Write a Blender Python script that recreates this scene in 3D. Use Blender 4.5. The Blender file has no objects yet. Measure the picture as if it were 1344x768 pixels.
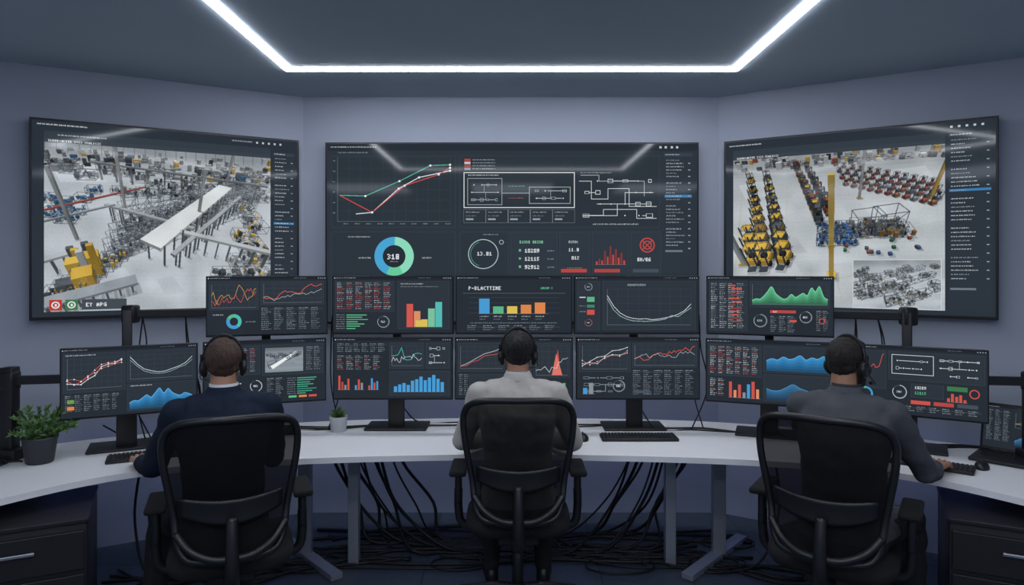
import bpy, bmesh, math, random
import numpy as np
from mathutils import Vector, Matrix, noise
random.seed(7)
sc = bpy.context.scene
sc.view_settings.view_transform = 'Standard'
COL = sc.collection

# ------------------------------------------------------------------ materials
def lin(c):
    c = c/255.0
    return c/12.92 if c <= 0.04045 else ((c+0.055)/1.055)**2.4
def hexlin(h):
    return (lin((h >> 16) & 255), lin((h >> 8) & 255), lin(h & 255), 1.0)
def mat(name, col, rough=0.5, metal=0.0, bump=0.0, bscale=60, var=0.0, vscale=8, spec=0.5, stretch=None, transp=0.0, emis=None, estr=0):
    m = bpy.data.materials.new(name); m.use_nodes = True
    nt = m.node_tree; b = nt.nodes['Principled BSDF']
    c = hexlin(col)
    b.inputs['Base Color'].default_value = c
    b.inputs['Roughness'].default_value = rough
    b.inputs['Metallic'].default_value = metal
    b.inputs['Specular IOR Level'].default_value = spec
    tc = nt.nodes.new('ShaderNodeTexCoord'); mp = nt.nodes.new('ShaderNodeMapping')
    nt.links.new(tc.outputs['Object'], mp.inputs['Vector'])
    if stretch: mp.inputs['Scale'].default_value = stretch
    if var > 0:
        n = nt.nodes.new('ShaderNodeTexNoise'); n.inputs['Scale'].default_value = vscale; n.inputs['Detail'].default_value = 4
        r = nt.nodes.new('ShaderNodeValToRGB')
        r.color_ramp.elements[0].position = 0.3; r.color_ramp.elements[1].position = 0.7
        r.color_ramp.elements[0].color = [x*(1-var) for x in c[:3]]+[1]
        r.color_ramp.elements[1].color = [min(1, x*(1+var)) for x in c[:3]]+[1]
        nt.links.new(mp.outputs[0], n.inputs['Vector']); nt.links.new(n.outputs['Fac'], r.inputs['Fac'])
        nt.links.new(r.outputs['Color'], b.inputs['Base Color'])
    if bump > 0:
        n = nt.nodes.new('ShaderNodeTexNoise'); n.inputs['Scale'].default_value = bscale; n.inputs['Detail'].default_value = 3
        bp = nt.nodes.new('ShaderNodeBump'); bp.inputs['Strength'].default_value = bump; bp.inputs['Distance'].default_value = 0.01
        nt.links.new(mp.outputs[0], n.inputs['Vector']); nt.links.new(n.outputs['Fac'], bp.inputs['Height'])
        nt.links.new(bp.outputs['Normal'], b.inputs['Normal'])
    if emis is not None:
        b.inputs['Emission Color'].default_value = hexlin(emis); b.inputs['Emission Strength'].default_value = estr
    if transp > 0:
        out = nt.nodes['Material Output']; mx = nt.nodes.new('ShaderNodeMixShader'); t = nt.nodes.new('ShaderNodeBsdfTransparent')
        mx.inputs[0].default_value = transp
        nt.links.new(b.outputs[0], mx.inputs[1]); nt.links.new(t.outputs[0], mx.inputs[2]); nt.links.new(mx.outputs[0], out.inputs['Surface'])
    return m

M_wall = mat('wall_paint', 0xa4abba, 0.75, bump=0.04, bscale=120, var=0.03, vscale=1.5, spec=0.3)
M_ceil = mat('ceiling_paint', 0xacb9c4, 0.85, bump=0.03, bscale=100, var=0.02, vscale=2, spec=0.2)
M_black = mat('black_plastic', 0x15171a, 0.45, bump=0.03, bscale=300)
M_chair = mat('chair_plastic', 0x1a1c1f, 0.38, bump=0.03, bscale=300)
M_chmesh = mat('chair_mesh_fabric', 0x0d0e11, 0.8, bump=0.3, bscale=500, transp=0.11, spec=0.2)
M_fabric = mat('seat_fabric', 0x121316, 0.9, bump=0.3, bscale=400)
M_bezel = mat('bezel_plastic', 0x0c0d10, 0.35)
M_desk = mat('desk_laminate', 0xf0f0f2, 0.38, var=0.012, vscale=3)
M_metal = mat('brushed_steel', 0xa0a6b0, 0.38, metal=0.5, bump=0.02, bscale=200)
M_chrome = mat('handle_metal', 0xc0c4cc, 0.3, metal=0.9)
M_cab = mat('cabinet_black', 0x1a1b1f, 0.5, bump=0.02, bscale=300)
M_cable = mat('cable_rubber', 0x0c0d10, 0.5)
M_led = mat('led_diffuser', 0xffffff, 0.5, emis=0xf2f6ff, estr=32.0)
M_fill = mat('fill_panel_glow', 0xffffff, 0.5, emis=0xe6efff, estr=6.5)
M_blueglow = mat('blue_glow', 0x8090ff, 0.5, emis=0x7490ff, estr=4.0)
M_pot = mat('pot_dark', 0x33373c, 0.6, bump=0.1, bscale=80)
M_pot2 = mat('pot_grey', 0xc0c2c6, 0.6)
M_soil = mat('soil', 0x2a211a, 0.95, bump=0.5, bscale=80)
M_leaf = mat('leaf_green', 0x5b7d46, 0.55, var=0.4, vscale=25)
M_key = mat('key_plastic', 0x1d1f23, 0.5)

# floor carpet tiles
def floor_mat():
    m = bpy.data.materials.new('floor_carpet_tiles'); m.use_nodes = True
    nt = m.node_tree; b = nt.nodes['Principled BSDF']
    tc = nt.nodes.new('ShaderNodeTexCoord')
    br = nt.nodes.new('ShaderNodeTexBrick'); br.offset = 0.0
    br.inputs['Scale'].default_value = 1.0
    br.inputs['Brick Width'].default_value = 0.5; br.inputs['Row Height'].default_value = 0.5
    br.inputs['Mortar Size'].default_value = 0.004
    br.inputs['Color1'].default_value = hexlin(0x505c6a); br.inputs['Color2'].default_value = hexlin(0x495563)
    br.inputs['Mortar'].default_value = hexlin(0x2a313c)
    n = nt.nodes.new('ShaderNodeTexNoise'); n.inputs['Scale'].default_value = 25; n.inputs['Detail'].default_value = 6
    mx = nt.nodes.new('ShaderNodeMix'); mx.data_type = 'RGBA'; mx.blend_type = 'MULTIPLY'; mx.inputs[0].default_value = 0.5
    nt.links.new(tc.outputs['Object'], br.inputs['Vector']); nt.links.new(tc.outputs['Object'], n.inputs['Vector'])
    nt.links.new(br.outputs['Color'], mx.inputs[6]); nt.links.new(n.outputs['Fac'], mx.inputs[7])
    nt.links.new(mx.outputs[2], b.inputs['Base Color'])
    b.inputs['Roughness'].default_value = 0.42
    bp = nt.nodes.new('ShaderNodeBump'); bp.inputs['Strength'].default_value = 0.15
    n2 = nt.nodes.new('ShaderNodeTexNoise'); n2.inputs['Scale'].default_value = 200
    nt.links.new(tc.outputs['Object'], n2.inputs['Vector'])
    nt.links.new(n2.outputs['Fac'], bp.inputs['Height']); nt.links.new(bp.outputs['Normal'], b.inputs['Normal'])
    return m
M_floor = floor_mat()

def screen_mat():
    m = bpy.data.materials.new('display_glass'); m.use_nodes = True
    nt = m.node_tree; b = nt.nodes['Principled BSDF']
    a = nt.nodes.new('ShaderNodeAttribute'); a.attribute_name = 'Col'
    b.inputs['Base Color'].default_value = (0.004, 0.004, 0.005, 1)
    b.inputs['Roughness'].default_value = 0.06
    b.inputs['Specular IOR Level'].default_value = 0.16
    nt.links.new(a.outputs['Color'], b.inputs['Emission Color'])
    b.inputs['Emission Strength'].default_value = 0.92
    return m
M_screen = screen_mat()

# ------------------------------------------------------------------ mesh helpers
def link(o, parent=None):
    COL.objects.link(o)
    if parent: o.parent = parent
    return o
def empty(name, loc=(0, 0, 0), rz=0.0):
    e = bpy.data.objects.new(name, None); e.empty_display_size = 0.1
    e.location = loc; e.rotation_euler = (0, 0, rz); COL.objects.link(e); return e
def mobj(name, verts, faces, m, parent=None, smooth=False):
    me = bpy.data.meshes.new(name); me.from_pydata([tuple(v) for v in verts], [], faces); me.update()
    me.materials.append(m)
    if smooth: me.polygons.foreach_set('use_smooth', [True]*len(me.polygons))
    return link(bpy.data.objects.new(name, me), parent)
def box(name, c, s, m, parent=None, bevel=0.0, rot=(0, 0, 0), seg=2):
    bm = bmesh.new(); bmesh.ops.create_cube(bm, size=1.0)
    bmesh.ops.scale(bm, vec=s, verts=bm.verts)
    if bevel > 0:
        bmesh.ops.bevel(bm, geom=list(bm.edges), offset=bevel, segments=seg, profile=0.5, affect='EDGES')
    me = bpy.data.meshes.new(name); bm.to_mesh(me); bm.free(); me.materials.append(m)
    if bevel > 0.004: me.polygons.foreach_set('use_smooth', [True]*len(me.polygons))
    o = bpy.data.objects.new(name, me); o.location = c; o.rotation_euler = rot
    return link(o, parent)
def frame_for(d):
    d = Vector(d).normalized()
    up = Vector((0, 0, 1)) if abs(d.z) < 0.95 else Vector((0, 1, 0))
    a = d.cross(up).normalized(); b = a.cross(d).normalized()
    return a, b
def bar(name, p0, p1, w, h, m, parent=None, bevel=0.003):
    p0 = Vector(p0); p1 = Vector(p1); d = p1-p0
    a, b = frame_for(d); vs = []
    for p in (p0, p1):
        for s, t in ((-1, -1), (1, -1), (1, 1), (-1, 1)):
            vs.append(p+a*s*w/2+b*t*h/2)
    fs = [(0, 1, 2, 3), (7, 6, 5, 4), (0, 4, 5, 1), (1, 5, 6, 2), (2, 6, 7, 3), (3, 7, 4, 0)]
    o = mobj(name, vs, fs, m, parent)
    bm = bmesh.new(); bm.from_mesh(o.data); bmesh.ops.recalc_face_normals(bm, faces=bm.faces)
    if bevel: bmesh.ops.bevel(bm, geom=list(bm.edges), offset=bevel, segments=2, profile=0.5, affect='EDGES')
    bm.to_mesh(o.data); bm.free(); return o
def tube_geo(pts, radii, n=12, closed=False):
    pts = [Vector(p) for p in pts]; N = len(pts)
    if not hasattr(radii, '__len__'): radii = [radii]*N
    vs = []; fs = []; pa = None
    for i, p in enumerate(pts):
        if closed: d = pts[(i+1) % N]-pts[i-1]
        else: d = pts[min(i+1, N-1)]-pts[max(i-1, 0)]
        d.normalize()
        if pa is None: a, _ = frame_for(d)
        else:
            a = pa-d*pa.dot(d)
            if a.length < 1e-6: a, _ = frame_for(d)
            a.normalize()
        pa = a; b = d.cross(a)
        for k in range(n):
            t = 2*math.pi*k/n
            vs.append(p+(a*math.cos(t)+b*math.sin(t))*radii[i])
    for i in range(N if closed else N-1):
        j = (i+1) % N
        for k in range(n):
            l = (k+1) % n
            fs.append((i*n+k, i*n+l, j*n+l, j*n+k))
    if not closed:
        fs.append(tuple(range(n-1, -1, -1))); fs.append(tuple((N-1)*n+k for k in range(n)))
    return vs, fs
def tube(name, pts, r, m, parent=None, n=12, closed=False):
    v, f = tube_geo(pts, r, n, closed); return mobj(name, v, f, m, parent, True)
def cyl(name, p0, p1, r0, m, parent=None, r1=None, n=24, bev=0.003):
    p0 = Vector(p0); p1 = Vector(p1); r1 = r0 if r1 is None else r1
    d = (p1-p0); L = d.length; d.normalize(); e = min(bev, L*0.3)
    v, f = tube_geo([p0, p0+d*e, p1-d*e, p1], [r0-e, r0, r1, r1-e], n)
    return mobj(name, v, f, m, parent, True)
def catmull(pts, k=6, closed=False):
    pts = [Vector(p) for p in pts]; out = []; N = len(pts)
    rng = range(N) if closed else range(N-1)
    for i in rng:
        if closed: p0, p1, p2, p3 = pts[i-1], pts[i], pts[(i+1) % N], pts[(i+2) % N]
        else: p0, p1, p2, p3 = pts[max(i-1, 0)], pts[i], pts[i+1], pts[min(i+2, N-1)]
        for j in range(k):
            t = j/k
            out.append(0.5*((2*p1)+(p2-p0)*t+(2*p0-5*p1+4*p2-p3)*t*t+(3*p1-p0-3*p2+p3)*t**3))
    if not closed: out.append(pts[-1])
    return out
def merge(geos):
    V = []; F = []
    for v, f in geos:
        o = len(V); V += list(v); F += [tuple(i+o for i in q) for q in f]
    return V, F
def ellipsoid(c, r, nu=20, nv=12):
    vs = [Vector((c[0], c[1], c[2]+r[2]))]; fs = []
    for j in range(1, nv):
        ph = math.pi*j/nv
        for i in range(nu):
            t = 2*math.pi*i/nu
            vs.append(Vector((c[0]+r[0]*math.sin(ph)*math.cos(t), c[1]+r[1]*math.sin(ph)*math.sin(t), c[2]+r[2]*math.cos(ph))))
    vs.append(Vector((c[0], c[1], c[2]-r[2])))
    for i in range(nu): fs.append((0, 1+i, 1+(i+1) % nu))
    for j in range(nv-2):
        for i in range(nu):
            a = 1+j*nu+i; b = 1+j*nu+(i+1) % nu
            fs.append((a, a+nu, b+nu, b))
    L = len(vs)-1; o = 1+(nv-2)*nu
    for i in range(nu): fs.append((L, o+(i+1) % nu, o+i))
    return vs, fs
def capsule(p0, p1, r0, r1, n=16):
    p0 = Vector(p0); p1 = Vector(p1); d = (p1-p0).normalized(); pts = []; rr = []
    for a in (88, 65, 42, 20):
        a = math.radians(a); pts.append(p0-d*r0*math.sin(a)); rr.append(max(r0*math.cos(a), 1e-4))
    pts.append(p0); rr.append(r0); pts.append(p1); rr.append(r1)
    for a in (20, 42, 65, 88):
        a = math.radians(a); pts.append(p1+d*r1*math.sin(a)); rr.append(max(r1*math.cos(a), 1e-4))
    return tube_geo(pts, rr, n)
def loft(secs, n=32, ex=2.4):
    vs = []; fs = []
    for (cx, cy, cz, rx, ry) in secs:
        for k in range(n):
            t = 2*math.pi*k/n; c = math.cos(t); s = math.sin(t)
            vs.append(Vector((cx+rx*math.copysign(abs(c)**(2/ex), c), cy+ry*math.copysign(abs(s)**(2/ex), s), cz)))
    for i in range(len(secs)-1):
        for k in range(n):
            l = (k+1) % n; fs.append((i*n+k, i*n+l, (i+1)*n+l, (i+1)*n+k))
    fs.append(tuple(range(n-1, -1, -1))); fs.append(tuple((len(secs)-1)*n+k for k in range(n)))
    return vs, fs
def fuse(name, pieces, voxel, mats, parent, smooth_it=4, wr=0.0, assign=None, wscale=(14, 14, 9)):
    v, f = merge(pieces)
    me = bpy.data.meshes.new(name+'_src'); me.from_pydata([tuple(p) for p in v], [], f); me.update()
    bm = bmesh.new(); bm.from_mesh(me); bmesh.ops.recalc_face_normals(bm, faces=bm.faces); bm.to_mesh(me); bm.free()
    o = bpy.data.objects.new(name, me); COL.objects.link(o)
    r = o.modifiers.new('r', 'REMESH'); r.mode = 'VOXEL'; r.voxel_size = voxel; r.use_smooth_shade = True
    s = o.modifiers.new('s', 'SMOOTH'); s.iterations = smooth_it; s.factor = 0.5
    dg = bpy.context.evaluated_depsgraph_get(); dg.update()
    nm = bpy.data.meshes.new_from_object(o.evaluated_get(dg))
    o.modifiers.clear(); o.data = nm; nm.name = name
    nm.materials.clear()
    for m in mats: nm.materials.append(m)
    if wr > 0:
        ns = [vv.normal.copy() for vv in nm.vertices]
        for vv, n_ in zip(nm.vertices, ns):
            p = vv.co
            q = noise.noise(Vector((p.x*wscale[0], p.y*wscale[1], p.z*wscale[2])))+0.5*noise.noise(Vector((p.x*30, p.y*30, p.z*22)))
            vv.co = p+n_*q*wr
    if assign:
        for pl in nm.polygons: pl.material_index = assign(pl.center)
    nm.polygons.foreach_set('use_smooth', [True]*len(nm.polygons))
    o.parent = parent
    return o

# ------------------------------------------------------------------ canvas (display content)
FONT = dict(A='25755', B='65656', C='34443', D='65556', E='74647', F='74644', G='34553', H='55755', I='72227', J='11152', K='55655', L='44447', M='57755', N='65555', O='25552', P='65644', Q='25573', R='65655', S='34216', T='72222', U='55557', V='55552', W='55775', X='55255', Y='55222', Z='71247')
FONT.update({'0': '75557', '1': '26227', '2': '61247', '3': '61216', '4': '55711', '5': '74616', '6': '34757', '7': '71122', '8': '75757', '9': '75716', '%': '51245', '.': '00002', '-': '00700', ':': '02020', '/': '11244', ' ': '00000'})
class Cv:
    def __init__(s, w, h, bg=0x272e36, S=3):
        s.w, s.h, s.S = w, h, S
        s.a = np.full((int(round(h*S)), int(round(w*S))), bg, dtype=np.int64)
        s.clip = (0, 0, s.a.shape[1], s.a.shape[0]); s.r = random.Random(int(w*7+h*13))
    def setclip(s, x=None, y=0, w=0, h=0):
        S = s.S
        s.clip = (0, 0, s.a.shape[1], s.a.shape[0]) if x is None else (int(x*S), int(y*S), int((x+w)*S), int((y+h)*S))
    def bb(s, x0, y0, x1, y1):
        c = s.clip
        return max(c[0], int(math.floor(x0))), max(c[1], int(math.floor(y0))), min(c[2], int(math.ceil(x1))), min(c[3], int(math.ceil(y1)))
    def rect(s, x, y, w, h, c):
        S = s.S
        x0, y0 = int(round(x*S)), int(round(y*S)); x1 = max(x0+1, int(round((x+w)*S))); y1 = max(y0+1, int(round((y+h)*S)))
        k = s.clip; x0 = max(x0, k[0]); y0 = max(y0, k[1]); x1 = min(x1, k[2]); y1 = min(y1, k[3])
        if x1 > x0 and y1 > y0: s.a[y0:y1, x0:x1] = c
    def frame(s, x, y, w, h, c, t=0.34):
        s.rect(x, y, w, t, c); s.rect(x, y+h-t, w, t, c); s.rect(x, y, t, h, c); s.rect(x+w-t, y, t, h, c)
    def line(s, pts, c, t=0.7):
        S = s.S; r = t*S/2
        for (ax, ay), (bx, by) in zip(pts[:-1], pts[1:]):
            ax, ay, bx, by = ax*S, ay*S, bx*S, by*S
            x0, y0, x1, y1 = s.bb(min(ax, bx)-r-1, min(ay, by)-r-1, max(ax, bx)+r+1, max(ay, by)+r+1)
            if x1 <= x0 or y1 <= y0: continue
            yy, xx = np.mgrid[y0:y1, x0:x1]; xx = xx+0.5; yy = yy+0.5
            dx, dy = bx-ax, by-ay; L = dx*dx+dy*dy+1e-9
            q = np.clip(((xx-ax)*dx+(yy-ay)*dy)/L, 0, 1)
            m = (xx-ax-q*dx)**2+(yy-ay-q*dy)**2 <= max(r, 0.5)**2
            s.a[y0:y1, x0:x1][m] = c
    def poly(s, pts, c, mul=None):
        S = s.S; P = [(x*S, y*S) for x, y in pts]
        x0, y0, x1, y1 = s.bb(min(p[0] for p in P), min(p[1] for p in P), max(p[0] for p in P)+1, max(p[1] for p in P)+1)
        if x1 <= x0 or y1 <= y0: return
        yy, xx = np.mgrid[y0:y1, x0:x1]; xx = xx+0.5; yy = yy+0.5
        m = np.zeros(xx.shape, bool)
        for i in range(len(P)):
            ax, ay = P[i-1]; bx, by = P[i]
            if abs(by-ay) < 1e-9: continue
            m ^= ((ay > yy) != (by > yy)) & (xx < (bx-ax)*(yy-ay)/(by-ay)+ax)
        v = s.a[y0:y1, x0:x1]
        if mul is None: v[m] = c
        else:
            q = v[m]; R_ = (((q >> 16) & 255)*mul).astype(np.int64); G_ = (((q >> 8) & 255)*mul).astype(np.int64); B_ = ((q & 255)*mul).astype(np.int64)
            v[m] = (R_ << 16) | (G_ << 8) | B_
    def photo(s, x, y, w, h, seed=1):
        """soften and grain a picture region so that it reads as camera footage"""
        S = s.S; x0, y0, x1, y1 = int(x*S), int(y*S), int((x+w)*S), int((y+h)*S)
        v = s.a[y0:y1, x0:x1]; ch = np.stack([(v >> 16) & 255, (v >> 8) & 255, v & 255], 2).astype(float)
        p = np.pad(ch, ((1, 1), (1, 1), (0, 0)), 'edge')
        b = (p[1:-1, 1:-1]*3+p[:-2, 1:-1]+p[2:, 1:-1]+p[1:-1, :-2]+p[1:-1, 2:])/7.0
        gray = b.mean(2, keepdims=True); b = gray+(b-gray)*0.9
        rs = np.random.RandomState(seed); H_, W_ = b.shape[:2]
        g = rs.normal(0, 2.5, (H_//2+1, W_//2+1)).repeat(2, 0).repeat(2, 1)[:H_, :W_]
        big = rs.normal(0, 7, (H_//40+2, W_//40+2)); yy = np.linspace(0, big.shape[0]-1.001, H_); xx = np.linspace(0, big.shape[1]-1.001, W_)
        yi = yy.astype(int); xi = xx.astype(int); fy = (yy-yi)[:, None]; fx = (xx-xi)[None, :]
        lo = (big[yi][:, xi]*(1-fy)*(1-fx)+big[yi+1][:, xi]*fy*(1-fx)+big[yi][:, xi+1]*(1-fy)*fx+big[yi+1][:, xi+1]*fy*fx)
        b = b*0.98+(g+lo)[..., None]; b = np.clip(np.round(b/7.0)*7, 0, 250).astype(np.int64)
        s.a[y0:y1, x0:x1] = (b[..., 0] << 16) | (b[..., 1] << 8) | b[..., 2]
    def disc(s, cx, cy, r, c, r0=0, a0=0, a1=360):
        S = s.S; cx, cy, r, r0 = cx*S, cy*S, r*S, r0*S
        x0, y0, x1, y1 = s.bb(cx-r-1, cy-r-1, cx+r+1, cy+r+1)
        if x1 <= x0 or y1 <= y0: return
        yy, xx = np.mgrid[y0:y1, x0:x1]; dx = xx+0.5-cx; dy = yy+0.5-cy
        d = dx*dx+dy*dy; an = (np.degrees(np.arctan2(dx, -dy))) % 360
        m = (d <= r*r) & (d >= r0*r0) & (an >= a0) & (an <= a1)
        s.a[y0:y1, x0:x1][m] = c
    def text(s, x, y, t, h, c):
        u = h/5.0
        for ch in t.upper():
            g = FONT.get(ch, '75557')
            for j, row in enumerate(g):
                b = int(row)
                for i in range(3):
                    if b & (4 >> i): s.rect(x+i*u, y+j*u, u, u, c)
            x += 4*u
        return x
    def greek(s, x, y, w, c, h=1.0):
        e = x+w
        while x < e:
            n = s.r.randint(2, 6)
            for _ in range(n):
                if x >= e: break
                hh = h*(0.75+0.25*s.r.random()); s.rect(x, y+h-hh, 0.36, hh, c)
                if s.r.random() < 0.5: s.rect(x, y+(h*0.4 if s.r.random() < .5 else 0), 0.7, 0.34, c)
                x += 0.85
            x += 0.8
    # widgets
    def table(s, x, y, w, h, cols=4, step=2.6, cs=(0x9aa3ab, 0x7d868f), hdr=True):
        yy = y; i = 0
        while yy+1 < y+h:
            for k in range(cols):
                cw = w/cols
                c = cs[s.r.randrange(len(cs))]
                s.greek(x+k*cw+0.5, yy, cw*(0.4+0.4*s.r.random()), c if i else 0xb4bcc4, 1.1)
            yy += step; i += 1
            if i == 1 and hdr: s.rect(x, yy-0.7, w, 0.3, 0x56606a)
    def grid(s, x, y, w, h, nx=6, ny=4, c=0x3d4751):
        for i in range(nx+1): s.rect(x+w*i/nx, y, 0.3, h, c)
        for j in range(ny+1): s.rect(x, y+h*j/ny, w, 0.3, c)
        s.rect(x, y, 0.34, h, 0x7a848e); s.rect(x, y+h, w, 0.34, 0x7a848e)
    def chart(s, x, y, w, h, series, t=0.7, dots=None, g=True):
        if g: s.grid(x, y, w, h)
        for c, vals in series:
            n = len(vals)-1
            p = [(x+w*i/n, y+h*(1-v)) for i, v in enumerate(vals)]
            s.line(p, c, t)
            if dots:
                for q in p: s.disc(q[0], q[1], dots, 0xe8eef2)
    def noisy(s, x, y, w, h, c, n=24, trend=0.5, amp=0.35, t=0.6, seed=1):
        r = random.Random(seed); v = 0.3; vals = []
        for i in range(n+1):
            v += (r.random()-0.5)*amp+(trend*(i/n)+0.25-v)*0.3; vals.append(min(1, max(0, v)))
        s.chart(x, y, w, h, [(c, vals)], t, g=False)
    def area(s, x, y, w, h, vals, c, c2=None):
        n = len(vals)-1
        P = [(x+w*i/n, y+h*(1-v)) for i, v in enumerate(vals)]
        P = [(p.x, p.y) for p in catmull([(a, b, 0) for a, b in P], 4)]
        for k in range(5):
            f = 1-0.10*k
            s.poly([(x, y+h)]+[(a, y+h-(y+h-b)*(1-0.2*k)) for a, b in P]+[(x+w, y+h)], shade(c, f))
        if c2: s.line(P, c2, 0.7)
    def bars(s, x, y, w, h, vals, cs, gap=0.3, base=True):
        n = len(vals); bw = w/n
        for i, v in enumerate(vals): s.rect(x+i*bw, y+h*(1-v), bw*(1-gap), h*v, cs[i % len(cs)])
        if base: s.rect(x-1, y+h, w+1, 0.34, 0x7a848e)
    def hbars(s, x, y, w, vals, c, step=2.6):
        for i, v in enumerate(vals):
            s.greek(x, y+i*step, w*0.25, 0x9aa3ab, 1.0); s.rect(x+w*0.3, y+i*step, w*0.65*v, 1.3, c)
    def panel(s, x, y, w, h, c=0x2d353e): s.rect(x, y, w, h, c); s.frame(x, y, w, h, 0x414b55)
    def schem(s, x, y, w, h, n=9, c=0xc4ccd2, seed=3, t=0.36):
        r = random.Random(seed); nodes = []
        nx = max(2, int(round(math.sqrt(n*w/h)))); ny = max(2, int(math.ceil(n/nx)))
        for j in range(ny):
            for i in range(nx):
                if r.random() < 0.2: continue
                bw = w/nx*(0.25+0.3*r.random()); bh = h/ny*(0.2+0.3*r.random())
                bx = x+w*(i+.5)/nx-bw/2+(r.random()-.5)*w/nx*.3; by = y+h*(j+.5)/ny-bh/2; nodes.append((bx+bw/2, by+bh/2, bw, bh))
                if r.random() < 0.55: s.frame(bx, by, bw, bh, c, t)
                else: s.disc(bx+bw/2, by+bh/2, 0.9, c)
        for a, b in zip(nodes[:-1], nodes[1:]):
            if r.random() < 0.75:
                mx = (a[0]+b[0])/2; s.line([(a[0]+a[2]/2, a[1]), (mx, a[1]), (mx, b[1]), (b[0]-b[2]/2, b[1])], c, t)
    def gauge(s, cx, cy, r, c=0xa8b4bc, c2=0x58b0a0, f=300):
        s.disc(cx, cy, r, 0x49545e, r*0.9); s.disc(cx, cy, r, c, r*0.92, 0, f); s.disc(cx, cy, r*0.86, 0x5a6670, r*0.80, 30, 200)
        s.text(cx-r*0.45, cy-r*0.16, '%02d%%' % s.r.randint(10, 99), r*0.32, 0xd8dee2)
    def donut(s, cx, cy, r, ri, parts):
        a = 0
        for c, v in parts: s.disc(cx, cy, r, c, ri, a, a+v); a += v
    def topbar(s):
        s.rect(0, 0, s.w, 3.2, 0x1f252c); s.rect(1.5, 0.9, 1.3, 1.3, 0xc8ced2); s.greek(4, 0.9, s.w*0.16, 0xaab2ba, 1.1); s.greek(s.w*0.72, 1, s.w*0.1, 0x79838c, 1.0)
        for i in range(4): s.rect(s.w-3-3*i, 1, 1.2, 1.2, 0x9aa3ab)
    def quads(s, W, H, y):
        a = s.a; nr, nc = a.shape; V = []; F = []; C = []; act = {}
        def emit(k, r0, r1):
            x0, x1, c = k; X0 = -W/2+W*x0/nc; X1 = -W/2+W*x1/nc; Z0 = H/2-H*r0/nr; Z1 = H/2-H*r1/nr
            n = len(V); V.extend([(X0, y, Z1), (X1, y, Z1), (X1, y, Z0), (X0, y, Z0)]); F.append((n, n+1, n+2, n+3)); C.append(c)
        for j in range(nr):
            row = a[j]; e = np.flatnonzero(np.diff(row))+1
            st = [0]+e.tolist(); en = e.tolist()+[nc]; new = {}
            for x0, x1 in zip(st, en):
                k = (x0, x1, int(row[x0])); new[k] = act.pop(k, j)
            for k, r0 in act.items(): emit(k, r0, j)
            act = new
        for k, r0 in act.items(): emit(k, r0, nr)
        return V, F, C
    def build(s, name, W, H, y, parent, loc=(0, 0, 0), rot=(0, 0, 0)):
        V, F, C = s.quads(W, H, y)
        o = mobj(name, V, F, M_screen, parent); o.location = loc; o.rotation_euler = rot
        ca = o.data.color_attributes.new('Col', 'FLOAT_COLOR', 'CORNER')
        C = np.array(C, dtype=np.int64)
        rgb = np.stack([(C >> 16) & 255, (C >> 8) & 255, C & 255], 1)/255.0
        l = np.where(rgb <= 0.04045, rgb/12.92, ((rgb+0.055)/1.055)**2.4)
        l = np.concatenate([l, np.ones((len(l), 1))], 1); l = np.repeat(l, 4, axis=0).astype(np.float32)
        ca.data.foreach_set('color', l.ravel())
        return o

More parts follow.
